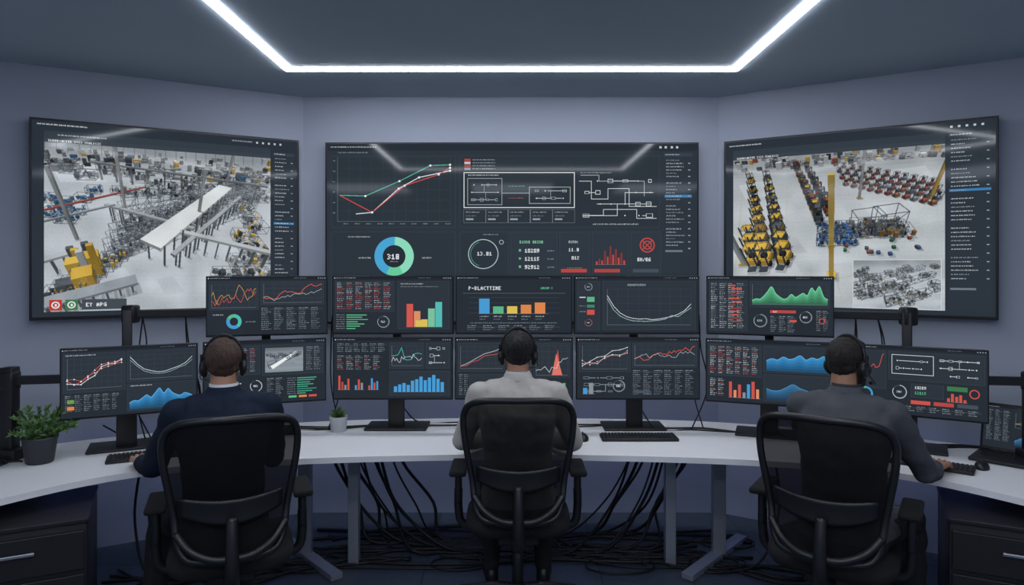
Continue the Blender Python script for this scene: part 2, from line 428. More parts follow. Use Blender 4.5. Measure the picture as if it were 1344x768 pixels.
# CCTV factory picture shown on the displays
def shade(c, f):
    return (min(255, int(((c >> 16) & 255)*f)) << 16) | (min(255, int(((c >> 8) & 255)*f)) << 8) | min(255, int((c & 255)*f))
class Hall:
    def __init__(s, cv, x, y, w, h, Hc=9.0, pitch=36, f=0.8):
        s.cv = cv; s.x, s.y, s.w, s.h = x, y, w, h; s.H = Hc; p = math.radians(pitch); s.sp, s.cp = math.sin(p), math.cos(p)
        s.f = f*w; s.items = []; s.r = random.Random(int(w)+5)
    def pr(s, X, Y, Z):
        d = max(0.5, Y*s.cp+(s.H-Z)*s.sp); v = Y*s.sp-(s.H-Z)*s.cp
        return (s.x+s.w/2+s.f*X/d, s.y+s.h/2-s.f*v/d)
    def G(s, fx, fy):
        a = (fx-0.5)*s.w/s.f; b = -(fy-0.5)*s.h/s.f
        Y = s.H*(s.cp+b*s.sp)/(s.sp-b*s.cp); d = Y*s.cp+s.H*s.sp
        return a*d, Y
    def floorpoly(s, pts, c):
        s.cv.poly([s.pr(*s.G(*p), 0) for p in pts], c)
    def box(s, X, Y, Z, sx, sy, sz, rot, c, wire=False, t=0.5):
        s.items.append((X*X+Y*Y-Z*2-sz, X, Y, Z, sx, sy, sz, rot, c, wire, t))
    def put(s, fx, fy, sx, sy, sz, c, rot=0, Z=0, wire=False, t=0.5):
        X, Y = s.G(fx, fy); s.box(X, Y, Z, sx, sy, sz, math.radians(rot), c, wire, t)
    def machine(s, fx, fy, sz, cols, n=14, rot=0):
        X, Y = s.G(fx, fy); r = s.r; q = math.radians(rot)
        for _ in range(int(n*1.6)):
            ox, oy = (r.random()-.5)*sz*1.5, (r.random()-.5)*sz*1.1
            dx = ox*math.cos(q)-oy*math.sin(q); dy = ox*math.sin(q)+oy*math.cos(q)
            hh = sz*(0.10+0.42*r.random()); z = r.random()*sz*0.35
            s.box(X+dx, Y+dy, z, sz*(0.06+.26*r.random()), sz*(0.06+.22*r.random()), hh, q, cols[r.randrange(len(cols))], r.random() < 0.3, 0.5)
        s.box(X, Y, 0, sz*1.5, sz*1.1, sz*0.7, q, 0x4a5057, True, 0.55)
    def truss(s, p0, p1, wd, z, hh, n, c, rot=None):
        X0, Y0 = s.G(*p0); X1, Y1 = s.G(*p1); L = math.hypot(X1-X0, Y1-Y0); a = math.atan2(Y1-Y0, X1-X0)
        for i in range(n):
            t = (i+.5)/n; s.box(X0+(X1-X0)*t, Y0+(Y1-Y0)*t, z, L/n, wd, hh, a, c, True, 0.6)
    def beam(s, p0, p1, wd, z, hh, c, n=6, posts=False):
        X0, Y0 = s.G(*p0); X1, Y1 = s.G(*p1); L = math.hypot(X1-X0, Y1-Y0); a = math.atan2(Y1-Y0, X1-X0)
        for i in range(n):
            t = (i+.5)/n; x, y = X0+(X1-X0)*t, Y0+(Y1-Y0)*t
            s.box(x, y, z, L/n*1.01, wd, hh, a, c)
            if posts:
                for q in (-1, 1): s.box(x-q*math.sin(a)*wd*.42, y+q*math.cos(a)*wd*.42, 0, 0.14, 0.14, z, a, 0x666e75)
    def draw(s):
        s.cv.setclip(s.x, s.y, s.w, s.h)
        for it in s.items:
            _, X, Y, Z, sx, sy, sz, q, c, wire, t = it
            if wire or Z > 1.0 or sx*sy > 12: continue
            cq, sq = math.cos(q), math.sin(q); P = []
            for ax, ay in ((-1, -1), (1, -1), (1, 1), (-1, 1)):
                lx, ly = ax*(sx/2+.12), ay*(sy/2+.12); P.append(s.pr(X+lx*cq-ly*sq+.15, Y+lx*sq+ly*cq-.12, 0))
            s.cv.poly(P, 0, mul=0.86)  # contact shadows darkened into the pictured floor
        for it in sorted(s.items, key=lambda q: -q[0]):
            _, X, Y, Z, sx, sy, sz, q, c, wire, t = it
            cq, sq = math.cos(q), math.sin(q); K = []
            for ax, ay in ((-1, -1), (1, -1), (1, 1), (-1, 1)):
                lx, ly = ax*sx/2, ay*sy/2; K.append((X+lx*cq-ly*sq, Y+lx*sq+ly*cq))
            lo = [s.pr(a, b, Z) for a, b in K]; hi = [s.pr(a, b, Z+sz) for a, b in K]
            if wire:
                c2 = shade(c, 0.75)
                s.cv.line(lo+[lo[0]], c2, t); s.cv.line(hi+[hi[0]], c, t)
                for i in range(4): s.cv.line([lo[i], hi[i]], c, t)
                s.cv.line([lo[0], hi[1]], c2, t*0.8); continue
            for i in range(4):
                j = (i+1) % 4; mx = (K[i][0]+K[j][0])/2; my = (K[i][1]+K[j][1])/2
                nx, ny = mx-X, my-Y
                if nx*(0-mx)+ny*(0-my) > 0:
                    s.cv.poly([lo[i], lo[j], hi[j], hi[i]], shade(c, 0.55 if i % 2 else 0.72))
            s.cv.poly(hi, shade(c, 1.08))
        s.cv.setclip()
GR = [0x6a7178, 0x8d949a, 0x4a5057, 0x9da4a8, 0x2f353c, 0x7c848a]
def hall_floor(h, base=(190, 198, 205)):
    cv = h.cv; cv.setclip(h.x, h.y, h.w, h.h)
    n = 40
    for i in range(n):
        k = 0.80+0.2*min(1, i/12)-0.03*math.sin(i*0.7)
        cv.rect(h.x, h.y+h.h*i/n, h.w, h.h/n+0.5, (int(base[0]*k) << 16) | (int(base[1]*k) << 8) | int(base[2]*k))
    r = h.r
    for _ in range(16):
        fx, fy = r.random(), 0.15+0.85*r.random(); k = 0.94+0.1*r.random()
        w = 0.05+0.15*r.random()
        h.floorpoly([(fx, fy), (fx+w, fy-0.02), (fx+w+0.05, fy+0.08), (fx+0.04, fy+0.1)], (int(base[0]*k) << 16) | (int(base[1]*k) << 8) | int(base[2]*k))
def hall_left(cv, x, y, w, h):
    H = Hall(cv, x, y, w, h, 14, 36, 0.8); hall_floor(H); r = H.r
    YE, BL, OR = 0xcba33c, 0x3f6690, 0xa8583e
    cv.rect(x, y, w, h*0.06, 0x8f979d)
    for i in range(22): cv.rect(x+w*i/22, y, 1.0, h*0.08, 0x6a7278)
    for i in range(150):
        H.put(r.random(), 0.06+0.14*r.random(), 0.6+1.2*r.random(), .5+.8*r.random(), 0.5+1.4*r.random(), (GR+GR+[YE, BL, 0xb8bec2, 0xc4cacc])[r.randrange(16)], rot=r.randint(-20, 30))
    for i in range(14): H.machine(0.03+0.072*i, 0.16+0.03*(i % 3), 2.4, GR+[0xb4babe, YE if i % 4 == 0 else 0xa0a6aa], 14)
    for i in range(10): H.machine(0.45+0.055*i, 0.25+0.02*(i % 2), 2.2, GR+[0xb4babe], 12)
    for (a, b) in ((0.08, 0.38), (0.13, 0.42), (0.05, 0.44), (0.16, 0.35), (0.03, 0.36), (0.20, 0.30), (0.09, 0.47)): H.machine(a, b, 1.6, [BL, 0x2e5580, 0x8d949a, 0x4a7098, BL], 10)
    for k in range(7):
        H.truss((0.26+0.01*k, 0.70-0.05*k), (0.90, 0.38-0.022*k), 1.5, 0.2, 2.3, 13, (0x5c646b, 0x737b82, 0x41484f, 0x8a9298)[k % 4])
    for j in range(3):
        for i in range(15): H.machine(0.30+0.030*i+0.02*j, 0.66-0.018*i-0.07*j, 1.6, GR+[0x9aa6ae], 7, 25)
    H.beam((0.44, 0.74), (0.76, 0.33), 2.3, 3.0, 0.4, 0xcdd2d4, 12, True)
    H.beam((0.53, 0.77), (0.83, 0.37), 0.5, 2.4, 0.25, 0x9aa1a6, 10, True)
    H.beam((0.26, 0.46), (0.62, 0.60), 0.5, 2.4, 0.3, 0x9aa1a6, 8, True)
    H.beam((0.56, 0.62), (0.98, 0.76), 0.6, 2.4, 0.3, 0xaeb4b8, 8, True)
    H.beam((0.0, 0.56), (0.42, 0.36), 0.25, 3.2, 0.2, 0x9a5048, 6)
    H.beam((0.0, 0.62), (0.30, 0.48), 0.25, 3.0, 0.2, 0x8f979d, 6)
    H.beam((0.2, 0.22), (0.95, 0.33), 0.5, 3.6, 0.3, 0x7b848b, 10, True)
    for i in range(8): H.machine(0.86+0.03*(i % 3), 0.38+0.06*i, 1.8, GR+[YE, 0xb4babe], 12)
    for i in range(4): H.machine(0.80+0.05*i, 0.86+0.02*(i % 2), 2.2, [0xb4babe, 0x8d949a, 0x5c646b, 0x3c4349], 18)
    for i in range(9): H.machine(0.06+0.03*i, 0.92-0.030*i, 1.3, [YE, 0xc2963a, 0x4a5057, 0x8d949a, 0x3c4349], 10)
    H.put(0.17, 0.84, 1.5, 1.3, 1.8, YE, 20); H.put(0.21, 0.77, 1.2, 1.1, 2.6, 0xd0a840, 20); H.put(0.14, 0.80, 1.0, .9, 2.4, 0xd6b044, 20); H.put(0.10, 0.88, 1.2, .9, 1.4, 0x545c63, 20)
    for i in range(5): H.put(0.14+0.02*i, 0.76+0.02*(i % 3), 0.5, 0.4, 3.2+.2*i, (0x545c63, YE, 0xb4babe)[i % 3], 20)
    H.beam((0.0, 1.0), (0.38, 0.86), 1.0, 1.0, 0.25, 0x9098a0, 7, True); H.beam((0.03, 0.78), (0.2, 0.70), 0.6, 1.8, 0.25, 0xb0b6ba, 4, True)
    for i in range(14): H.machine(0.3+0.05*i, 0.30+0.01*(i % 2), 1.6, GR, 8)
    for fx, fy, hh in ((0.13, 0.58, 9), (0.33, 0.42, 10), (0.64, 0.52, 9), (0.76, 0.34, 10)): H.put(fx, fy, 0.32, 0.32, hh, 0xa0a7ac)
    H.draw(); cv.photo(x, y, w, h, 3)
    cv.rect(x, y, w, 6, 0x39424b); cv.text(x+5, y+2, 'BUNNROMETTI 3Y53 NNALBGIS', 3.2, 0xd8dee2)
    for i, (c, g) in enumerate(((0xc23a34, 'R'), (0x3f7a4c, 'B'))):
        cv.rect(x+6+19*i, y+h-17, 15, 15, c); cv.disc(x+13.5+19*i, y+h-9.5, 5, 0xe8ecec, 3.4); cv.rect(x+12.5+19*i, y+h-11, 2.5, 3.5, 0xe8ecec)
    cv.rect(x+45, y+h-17, 56, 15, 0x454d54); cv.text(x+50, y+h-12, 'EY APG', 5.5, 0xe6eaec)
def hall_right(cv, x, y, w, h):
    H = Hall(cv, x, y, w, h, 11.5, 37, 0.8); hall_floor(H, (190, 197, 202)); r = H.r
    YE, BL, OR = 0xcfa437, 0x2f5fa0, 0xa34834
    for i in range(80): H.put(r.random(), 0.04+0.07*r.random(), .8+.8*r.random(), 1.0, 0.8+1.2*r.random(), (GR+[0xb8bec2, 0xc4cacc, OR, YE])[r.randrange(10)])
    def lift(fx, fy, c, rot):
        X, Y = H.G(fx, fy); q = math.radians(rot); cq, sq = math.cos(q), math.sin(q)
        def b(dx, dy, z, sx, sy, sz, col, w_=False): H.box(X+dx*cq-dy*sq, Y+dx*sq+dy*cq, z, sx, sy, sz, q, col, w_, 0.7)
        b(0, 0, .15, 1.1, 1.3, .7, c); b(0, .35, .85, .9, .5, .35, 0x2f353c); b(0, -.1, .85, .5, .45, .4, 0x20252a); b(0, 0, .9, 1.0, 1.1, 1.2, 0x30363d, True); b(0, .1, 2.1, .9, 1.0, .08, c)
        b(-.35, -.75, .1, .1, .12, 2.6, 0x3a4047); b(.35, -.75, .1, .1, .12, 2.6, 0x3a4047); b(0, -1.1, .1, .7, .6, .1, 0x3a4047); b(-.5, .5, 0, .2, .4, .4, 0x14171a); b(.5, .5, 0, .2, .4, .4, 0x14171a); b(.5, -.5, 0, .2, .4, .4, 0x14171a)
    for i in range(9):
        fy = 0.18+0.066*i
        lift(0.10+0.010*i, fy, YE if i % 4 != 2 else 0x8a6a30, 5); lift(0.185+0.011*i, fy-0.01, YE if i % 3 else 0x545c63, -8)
        if i > 5: lift(0.04+0.010*i, fy, YE, 8)
    for i in range(10): lift(0.33+0.012*i, 0.12+0.036*i, (0x545c63, 0x9a4c38, YE)[i % 3], 5)
    for i in range(8): lift(0.385+0.014*i, 0.13+0.038*i, (0x3c4349, 0x9a4c38, 0x70787f)[i % 3], 5)
    for row in range(4):
        for i in range(12):
            fx = 0.52+0.038*i+0.014*row+0.008*r.random(); fy = 0.11+0.014*i+0.042*row
            if fx > 0.97: continue
            X, Y = H.G(fx, fy); c = OR if r.random() < 0.75 else (0xb06a40, 0x8d949a, 0x545c63)[r.randrange(3)]; q = .4+.3*r.random()
            H.box(X, Y, .1, .9, .6, .45, q, c); H.box(X+.1, Y+.2, .55, .4, .3, .6, q, 0x383f46); H.box(X-.3, Y-.2, 0, .08, .08, 1.4, q, 0x30363d); H.box(X, Y, .1, .9, .7, 1.2, q, 0x4a5057, True)
    for i in range(14): H.machine(0.47+0.022*(i % 6), 0.50+0.045*(i//5), 1.1, [BL, 0x24497c, 0x2f3840, 0x3a70b0], 9)
    for i in range(9): H.machine(0.63+0.022*i, 0.50+0.02*(i % 3), 1.4, [0x4a5057, 0x30363d, 0x8a6a3a, 0x70787f], 14)
    H.put(0.66, 0.52, 2.8, 2.0, 2.5, 0x4a5057, 12, wire=True, t=1.0); H.put(0.75, 0.5, 2.8, 2.0, 2.5, 0x3a4047, 12, wire=True, t=1.0)
    for i in range(16): H.put(0.5+0.42*r.random(), 0.57+0.1*r.random(), 0.3, 0.3, 0.3, (0x2f6a50, 0x8a4a3a, 0x4a5057, 0x3a5a88)[i % 4])
    for i in range(10): H.machine(0.2+0.08*i, 0.09, 1.6, GR+[YE, OR], 8)
    for fx, fy, c in ((0.50, 0.80, 1), (0.06, 0.72, 0), (0.94, 0.34, 1), (0.63, 0.32, 0)):
        H.put(fx, fy, 0.36, 0.36, 4.0, 0xc8a548 if c else 0x9aa2a8); H.put(fx, fy, 0.34, 0.34, 5, 0xc8aa50 if c else 0xaab0b4, Z=4.0)
        H.put(fx, fy, 0.7, 0.7, 0.25, YE)
    cv.setclip(x, y, w, h)
    for a, b in (((0.02, 0.95), (0.6, 0.80)), ((0.28, 0.2), (0.28, 0.95)), ((0.05, 0.25), (0.0, 0.9)), ((0.45, 0.45), (0.55, 0.95))):
        cv.line([H.pr(*H.G(*a), 0), H.pr(*H.G(*b), 0)], 0xb9b690, 0.8)
    H.draw(); cv.photo(x, y, w, h, 5)
    cv.rect(x, y, w, 6, 0x39424b); cv.text(x+6, y+2, 'BUNNROMETTI 3Y53 NNALBGIS', 3.2, 0xd8dee2)
def sidebar(cv, x, y, w, h, hi=9, step=4.3):
    cv.rect(x, y, w, h, 0x2c353e); cv.rect(x, y, w, 5, 0x36414b); cv.greek(x+2, y+1.6, w*0.5, 0xc8d0d6, 1.4)
    i = 0; yy = y+9
    while yy < y+h*0.86:
        if i == hi: cv.rect(x+1, yy-1, w-2, 3.6, 0x3f7fb4)
        if i % 7 != 6: cv.greek(x+3, yy, w*(0.3+0.35*cv.r.random()), 0xc0c8ce if i % 4 else 0x96a0a8, 1.5)
        if i % 2: cv.rect(x+w-6, yy, 3, 1.4, 0x96a0a8)
        yy += step; i += 1
    cv.rect(x+2, y+h*0.87, w*0.6, 3, 0x6e7a84)

# ---- display layouts
def tv_main():
    c = Cv(490, 239, 0x2c353e, 3)
    c.rect(0, 0, 490, 9, 0x252d35); c.greek(5, 3.2, 60, 0xd0d6da, 1.8); c.rect(440, 3, 3, 3, 0xc0c8ce); c.rect(447, 3, 3, 3, 0xc0c8ce); c.rect(455, 3, 3, 3, 0xc0c8ce); c.rect(462, 3, 3, 3, 0xc0c8ce); c.greek(15, 11, 40, 0x98a2aa, 1.4)
    c.panel(6, 16, 164, 96, 0x2b343c); c.grid(14, 18, 150, 86, 10, 6, 0x3c4650)
    def P(l): return [(a-427, b-187) for a, b in l]
    for col, pts in ((0x4fb59a, [(444, 256), (478, 257), (523, 237), (564, 216), (590, 215)]), (0xdfe4e8, [(466, 281), (487, 279), (522, 247), (549, 232), (590, 223)]), (0xd05048, [(444, 256), (487, 279), (530, 243), (575, 228), (590, 219)])):
        q = P(pts); c.line(q, col, 1.1)
        for a in q[1:]: c.disc(a[0], a[1], 1.5, 0xe8eef2)
    for i in range(10): c.greek(22+15*i, 106.5, 6, 0x98a2aa, 1.4)
    for i in range(6): c.greek(8, 22+14*i, 3, 0x98a2aa, 1.2)
    # schematic
    c.panel(176, 16, 264, 96, 0x2b343c)
    for i in range(4): c.rect(182, 20+4*i, 8, 3, (0xb84a44, 0xc8ced2, 0xb84a44, 0x8a949c)[i]); c.greek(193, 20.5+4*i, 30, 0xa8b2ba, 1.4)
    c.frame(181, 38, 147, 48, 0xe4e8ea, 1.0); c.frame(186, 46, 46, 36, 0xa8b2ba, 0.5); c.schem(188, 50, 42, 30, 12, 0xb8c0c6, 5)
    c.line([(232, 66), (268, 66), (268, 58), (322, 58), (322, 80), (268, 80), (268, 66)], 0xb8c0c6, 0.6); c.schem(270, 58, 50, 20, 7, 0xc8d0d4, 9)
    c.greek(187, 41, 40, 0xd0d6da, 1.6); c.greek(240, 56, 22, 0x5fb59a, 1.4); c.greek(240, 72, 20, 0xc05850, 1.4)
    for i in range(5):
        c.frame(181+29.4*i, 88, 29.4, 18, 0x7e8890, 0.4); c.greek(184+29.4*i, 91, 18, 0xb8c0c6, 1.4); c.greek(184+29.4*i, 96, 14, 0x8a949c, 1.3); c.rect(184+29.4*i, 100, 10, 2.4, 0x98a2aa)
    c.schem(334, 42, 102, 62, 20, 0xdde2e5, 21, 0.6)
    c.line([(334, 50), (350, 50), (350, 74), (372, 74), (372, 60), (400, 60), (400, 84), (436, 84)], 0xdde2e5, 0.9); c.line([(340, 96), (366, 96), (366, 88), (410, 88), (410, 100), (436, 100)], 0xdde2e5, 0.9); c.line([(336, 42), (360, 42), (360, 50), (420, 50), (420, 70)], 0xb8c0c6, 0.8)
    c.greek(336, 38, 40, 0xa8b2ba, 1.4); c.greek(352, 107, 60, 0xc8d0d4, 1.8)
    # lower row
    c.panel(6, 118, 164, 118, 0x2b343c); c.panel(176, 118, 64, 60, 0x2b343c); c.panel(243, 118, 62, 60, 0x2e3841); c.panel(308, 118, 40, 60, 0x2e3841); c.panel(351, 118, 48, 60, 0x2e3841); c.panel(402, 118, 40, 60, 0x2e3841)
    c.donut(89, 151, 26, 15, [(0x4fb0dc, 3), (0x8fe0c0, 150), (0x6ad0a0, 50), (0x4aa8d8, 157)])
    c.disc(89, 151, 15, 0x242c34); c.text(80, 148, '318', 7, 0xe8eef2); c.greek(84, 157.5, 10, 0xa8b2ba, 1.2)
    c.greek(28, 124, 30, 0xb8c0c6, 1.6); c.greek(42, 152, 16, 0xc8d0d4, 2); c.greek(126, 152, 12, 0xc8d0d4, 2)
    c.greek(207, 121, 20, 0xa8b2ba, 1.4); c.disc(207, 148, 20, 0xb8ccd0, 19); c.disc(207, 148, 17, 0x4f9a8c, 16.3, 200, 340); c.text(199, 145, '13.81', 5, 0xd8dee2); c.disc(231, 132, 3, 0xb8c0c6, 2.3)
    c.text(255, 130, '01NN8 8BIN8', 3.6, 0x7fc4a0)
    for i, t in enumerate(('10209', '12115', '92912')): c.text(262, 141+11*i, t, 5, 0xe0e6e8); c.rect(254, 141.5+11*i, 3, 3, 0x6fb48c); c.greek(292, 143+11*i, 9, 0xa8b2ba, 1.4)
    c.text(320, 130, '8190A', 3.2, 0xa8b2ba); c.text(320, 140, '11.8', 4.4, 0xe0e6e8); c.text(324, 151, '01%', 4.4, 0xe0e6e8); c.greek(318, 166, 20, 0x6fb48c, 1.5)
    c.bars(356, 136, 40, 26, [.15, .3, .2, .7, .4, .95, .5, .8, .35, .6, .2], [0xc84a44, 0x8a3834], 0.4)
    c.disc(424, 136, 10, 0xc84a44, 8.4); c.disc(424, 136, 6, 0xc84a44, 4.6); c.line([(418, 142), (430, 130)], 0xc84a44, 1.4); c.line([(418, 130), (430, 142)], 0xc84a44, 1.4); c.text(411, 153, '8H/86', 4.6, 0xe0e6e8)
    for i, x in enumerate((310, 354, 405)): c.rect(x, 168, 34, 4.5, (0xc2453f, 0xb04640, 0x46505a)[i])
    c.rect(176, 182, 266, 54, 0x2e3841)
    sidebar(c, 446, 12, 38, 150, 11, 4.4)
    return c
def tv_left():
    c = Cv(360, 277, 0x2a323b, 2)
    c.greek(6, 4, 60, 0xd0d6da, 2.2); c.greek(260, 5, 30, 0xa8b2ba, 1.8)
    for i in range(5): c.rect(332-9*i, 5, 3, 3, 0xc0c8ce)
    c.rect(14, 14, 304, 10, 0x343e47); c.greek(30, 18, 60, 0xb8c0c6, 2)
    hall_left(c, 14, 24, 304, 246)
    sidebar(c, 322, 20, 34, 250, 17, 6.2)
    return c
def tv_right():
    c = Cv(360, 277, 0x2a323b, 2)
    c.greek(6, 5, 50, 0xd0d6da, 2.2)
    for i in range(5): c.rect(344-9*i, 5, 3, 3, 0xc0c8ce)
    c.rect(12, 14, 290, 10, 0x343e47)
    hall_right(c, 12, 24, 290, 246)
    hall_left2(c, 186, 196, 112, 74)
    sidebar(c, 306, 16, 50, 254, 12, 6.0)
    return c
def hall_left2(cv, x, y, w, h):
    H = Hall(cv, x, y, w, h, 11, 36, 0.8); hall_floor(H); r = H.r
    for i in range(40): H.machine(0.05+0.9*r.random(), 0.12+0.75*r.random(), 1.7, GR+[0xb8bec2, 0x9a8a5c], 7, 20)
    H.truss((0.1, 0.8), (0.9, 0.35), 1.5, 0.2, 1.8, 8, 0x5c646b); H.truss((0.1, 0.5), (0.8, 0.2), 1.5, 0.2, 1.8, 8, 0x737b82)
    H.draw(); cv.photo(x, y, w, h, 8); cv.frame(x, y, w, h, 0xd0d6da, 0.8)
def mk(w, h): c = Cv(w, h, 0x272e36, 3); c.topbar(); return c
RED, GRN, BLU, YEL, ORG, TEA, WHT = 0xd0564c, 0x5fb98a, 0x4a9ad4, 0xe0c45a, 0xe08a4c, 0x4fc0b4, 0xd8dee2
def u1():
    c = mk(160, 78); c.panel(3, 6, 64, 38); c.grid(6, 10, 58, 31)
    c.noisy(6, 10, 58, 30, 0xc8a050, 26, 0.6, .5, .6, 2); c.noisy(6, 10, 58, 30, RED, 26, 0.5, .5, .6, 9)
    c.panel(70, 6, 86, 32); c.grid(74, 9, 79, 26); c.noisy(74, 10, 79, 22, RED, 22, 0.8, .3, .9, 4); c.noisy(74, 14, 79, 22, 0xb8c0c6, 22, 0.5, .3, .5, 6)
    c.donut(35, 60, 10, 5.5, [(TEA, 140), (BLU, 160), (GRN, 60)]); c.greek(8, 50, 14, WHT, 1.4); c.greek(50, 60, 14, 0x9aa3ab, 1.2)
    c.table(71, 42, 84, 32, 5); return c
def u2():
    c = mk(159, 77); c.panel(3, 6, 78, 42); c.table(5, 8, 74, 38, 6, 2.7, (RED, 0xb8c0c6, 0xd8dee2, RED))
    c.hbars(4, 52, 46, [.9, .7, .95, .5, .8, .6, .4], GRN, 3.1); c.gauge(67, 62, 8)
    c.panel(86, 6, 69, 66); c.greek(90, 9, 30, WHT, 1.4); c.greek(90, 13, 50, 0x9aa3ab, 1.1)
    c.bars(98, 34, 48, 35, [.9, .62, .3, .72, .98], [0xd85a50, 0xe2936a, YEL, 0x7cc6a4, 0x58c0b8], 0.08); c.rect(110, 60, 10, 9, YEL); return c
def u3():
    c = mk(153, 76); c.text(16, 13, 'P-BLACTTIME', 5, WHT); c.text(112, 14, '100105 E', 2.6, GRN); c.rect(8, 22, 137, 0.5, 0x56606a)
    for i in range(4): c.rect(16, 28+7*i, 121, 0.3, 0x46505a)
    c.bars(30, 26, 93, 24, [.85, .4, .42, .5, .62], [0x4a9fd8, GRN, YEL, ORG, 0xe28a50], 0.25)
    for i in range(5): c.greek(31+18.6*i, 53, 11, 0xb8c0c6, 1.6); c.greek(31+18.6*i, 57, 8, 0x87919a, 1.3)
    c.greek(18, 62, 116, 0x87919a, 1.3); c.table(14, 66, 124, 8, 6); return c
def u4():
    c = mk(165, 78); c.panel(3, 6, 30, 68); c.gauge(18, 14, 5, 0xb8c0c6); c.rect(16, 28, 10, 7, GRN); c.rect(6, 28, 8, 1.4, WHT)
    c.rect(16, 39, 10, 4, 0x3f8a70); c.rect(16, 46, 10, 7, RED); c.greek(6, 40, 8, 0x9aa3ab, 1.2); c.greek(6, 48, 8, 0x9aa3ab, 1.2); c.gauge(18, 64, 5, RED)
    c.panel(37, 6, 124, 68); c.text(70, 10, 'SCHANTCATION', 2.6, 0xa8b2ba); c.grid(43, 17, 112, 50, 8, 5)
    c.chart(43, 22, 112, 42, [(0xd0d6da, [.9, .55, .32, .2, .14, .12, .13, .1, .12, .16, .2, .28, .4, .62]), (0x9ab8b8, [.8, .42, .22, .12, .06, .05, .04, .06, .08, .12, .24, .2, .35, .5])], .8, g=False); return c
def u5():
    c = mk(168, 80); c.panel(3, 6, 52, 70); c.table(5, 9, 48, 64, 4, 2.7, (0xb8c0c6, WHT, 0x87919a))
    for i in range(12): c.rect(30+4*(i % 2), 11+4.6*i, 14 if i % 3 else 9, 2, RED if i % 4 < 2 else 0x8a4a48)
    c.panel(59, 6, 105, 36); c.grid(62, 10, 99, 28, 8, 4)
    c.area(62, 12, 99, 26, [.2, .3, .28, .45, .7, .95, .6, .42, .3, .35, .55, .4, .5, .62, .5, .9, .7, .98, .45, .3], 0x5ab888, 0x86dcb0)
    c.gauge(73, 61, 9); c.gauge(133, 55, 8); c.table(86, 54, 34, 22, 3); c.rect(86, 46, 34, 4, 0xb84a44); c.rect(112, 59, 9, 3, RED); c.table(146, 46, 17, 28, 2)
    c.disc(154, 60, 4, RED, 3); c.text(90, 47, '18%', 2.4, WHT); return c
def ml1():
    c = mk(187, 95); c.panel(3, 6, 82, 54); c.greek(6, 8, 40, WHT, 1.4); c.grid(8, 13, 72, 42, 8, 5)
    c.chart(8, 15, 72, 38, [(RED, [.25, .1, .2, .35, .6, .8, .85, .88, .92]), (0xd8dee2, [.15, .12, .1, .28, .4, .72, .8, .82, .97]), (0xc85a50, [.3, .3, .22, .4, .5, .65, .72, .8, .84])], .8, .9, g=False)
    c.panel(88, 6, 96, 44); c.grid(92, 12, 88, 34, 8, 5); c.chart(92, 13, 88, 30, [(WHT, [.95, .6, .35, .25, .18, .2, .3, .4, .55, .85]), (0x8fb0b8, [.8, .5, .25, .15, .1, .12, .2, .34, .44, .7])], .7, g=False)
    c.table(5, 64, 74, 24, 6); c.rect(8, 70, 9, 5, 0x6fa04c); c.rect(8, 79, 9, 5, ORG)
    c.panel(88, 53, 96, 38); c.area(91, 58, 90, 31, [.3, .4, .38, .5, .62, .5, .7, .9, .65, .85, .66, .55, .5, .6, .55, .45], 0x3a8cc8, 0x6fc0ec); c.greek(92, 55, 30, WHT, 1.3); return c
def ml2():
    c = mk(163, 86); c.panel(3, 6, 70, 40); c.table(6, 9, 64, 34, 6, 2.6, (0xb8c0c6, RED, 0x87919a))
    c.panel(76, 6, 84, 42); c.rect(80, 10, 52, 34, 0x59636c); H = Hall(c, 80, 10, 52, 34, 9, 36, .8); hall_floor(H, (140, 150, 158)); H.truss((.1, .8), (.9, .3), 1.5, .2, 1.8, 6, 0x4a5057); H.beam((.2, .95), (.8, .3), 1.6, 1.5, .3, 0xe0e4e6, 5)
    for i in range(8): H.machine(.1+.1*i, .3+.05*(i % 3), 1.6, GR, 7)
    H.draw(); c.table(136, 10, 22, 34, 2)
    c.gauge(68, 62, 8, WHT); c.schem(6, 50, 48, 30, 8, 0xb8c0c6, 5); c.hbars(110, 53, 46, [.9, .8, .6, .75, .5, .9, .7, .4], 0x4aa88c, 3.1); c.table(82, 52, 24, 28, 2)
    for i in range(3): c.rect(112+14*i, 78, 11, 3, (GRN, ORG, RED)[i])
    return c
def m3():
    c = mk(157, 84); c.table(4, 7, 66, 14, 6); c.table(4, 24, 60, 20, 5, 2.6, (0xb8c0c6, RED, 0x9aa3ab)); c.bars(6, 50, 16, 22, [.9, .5, .3, .7], [RED, 0xb84a44, 0x8a949c], .3); c.bars(28, 56, 12, 16, [.4, .9, .6], [BLU, RED, 0x8a949c], .3); c.bars(46, 52, 14, 20, [.3, .8, .5, .6], [RED, BLU], .3)
    c.panel(74, 6, 46, 36); c.chart(77, 10, 40, 28, [(TEA, [.5, .5, .55, .9, .3, .28, .32, .6, .62, .58])], .7); c.noisy(77, 12, 40, 24, WHT, 18, .5, .5, .5, 8)
    c.panel(123, 6, 31, 36); c.schem(125, 9, 27, 30, 9, WHT, 4)
    c.panel(74, 46, 80, 34); c.bars(80, 50, 68, 25, [.3, .42, .5, .38, .62, .7, .85, .66, .8, .95, .74, .55], [0x4aa0dc], .25); return c
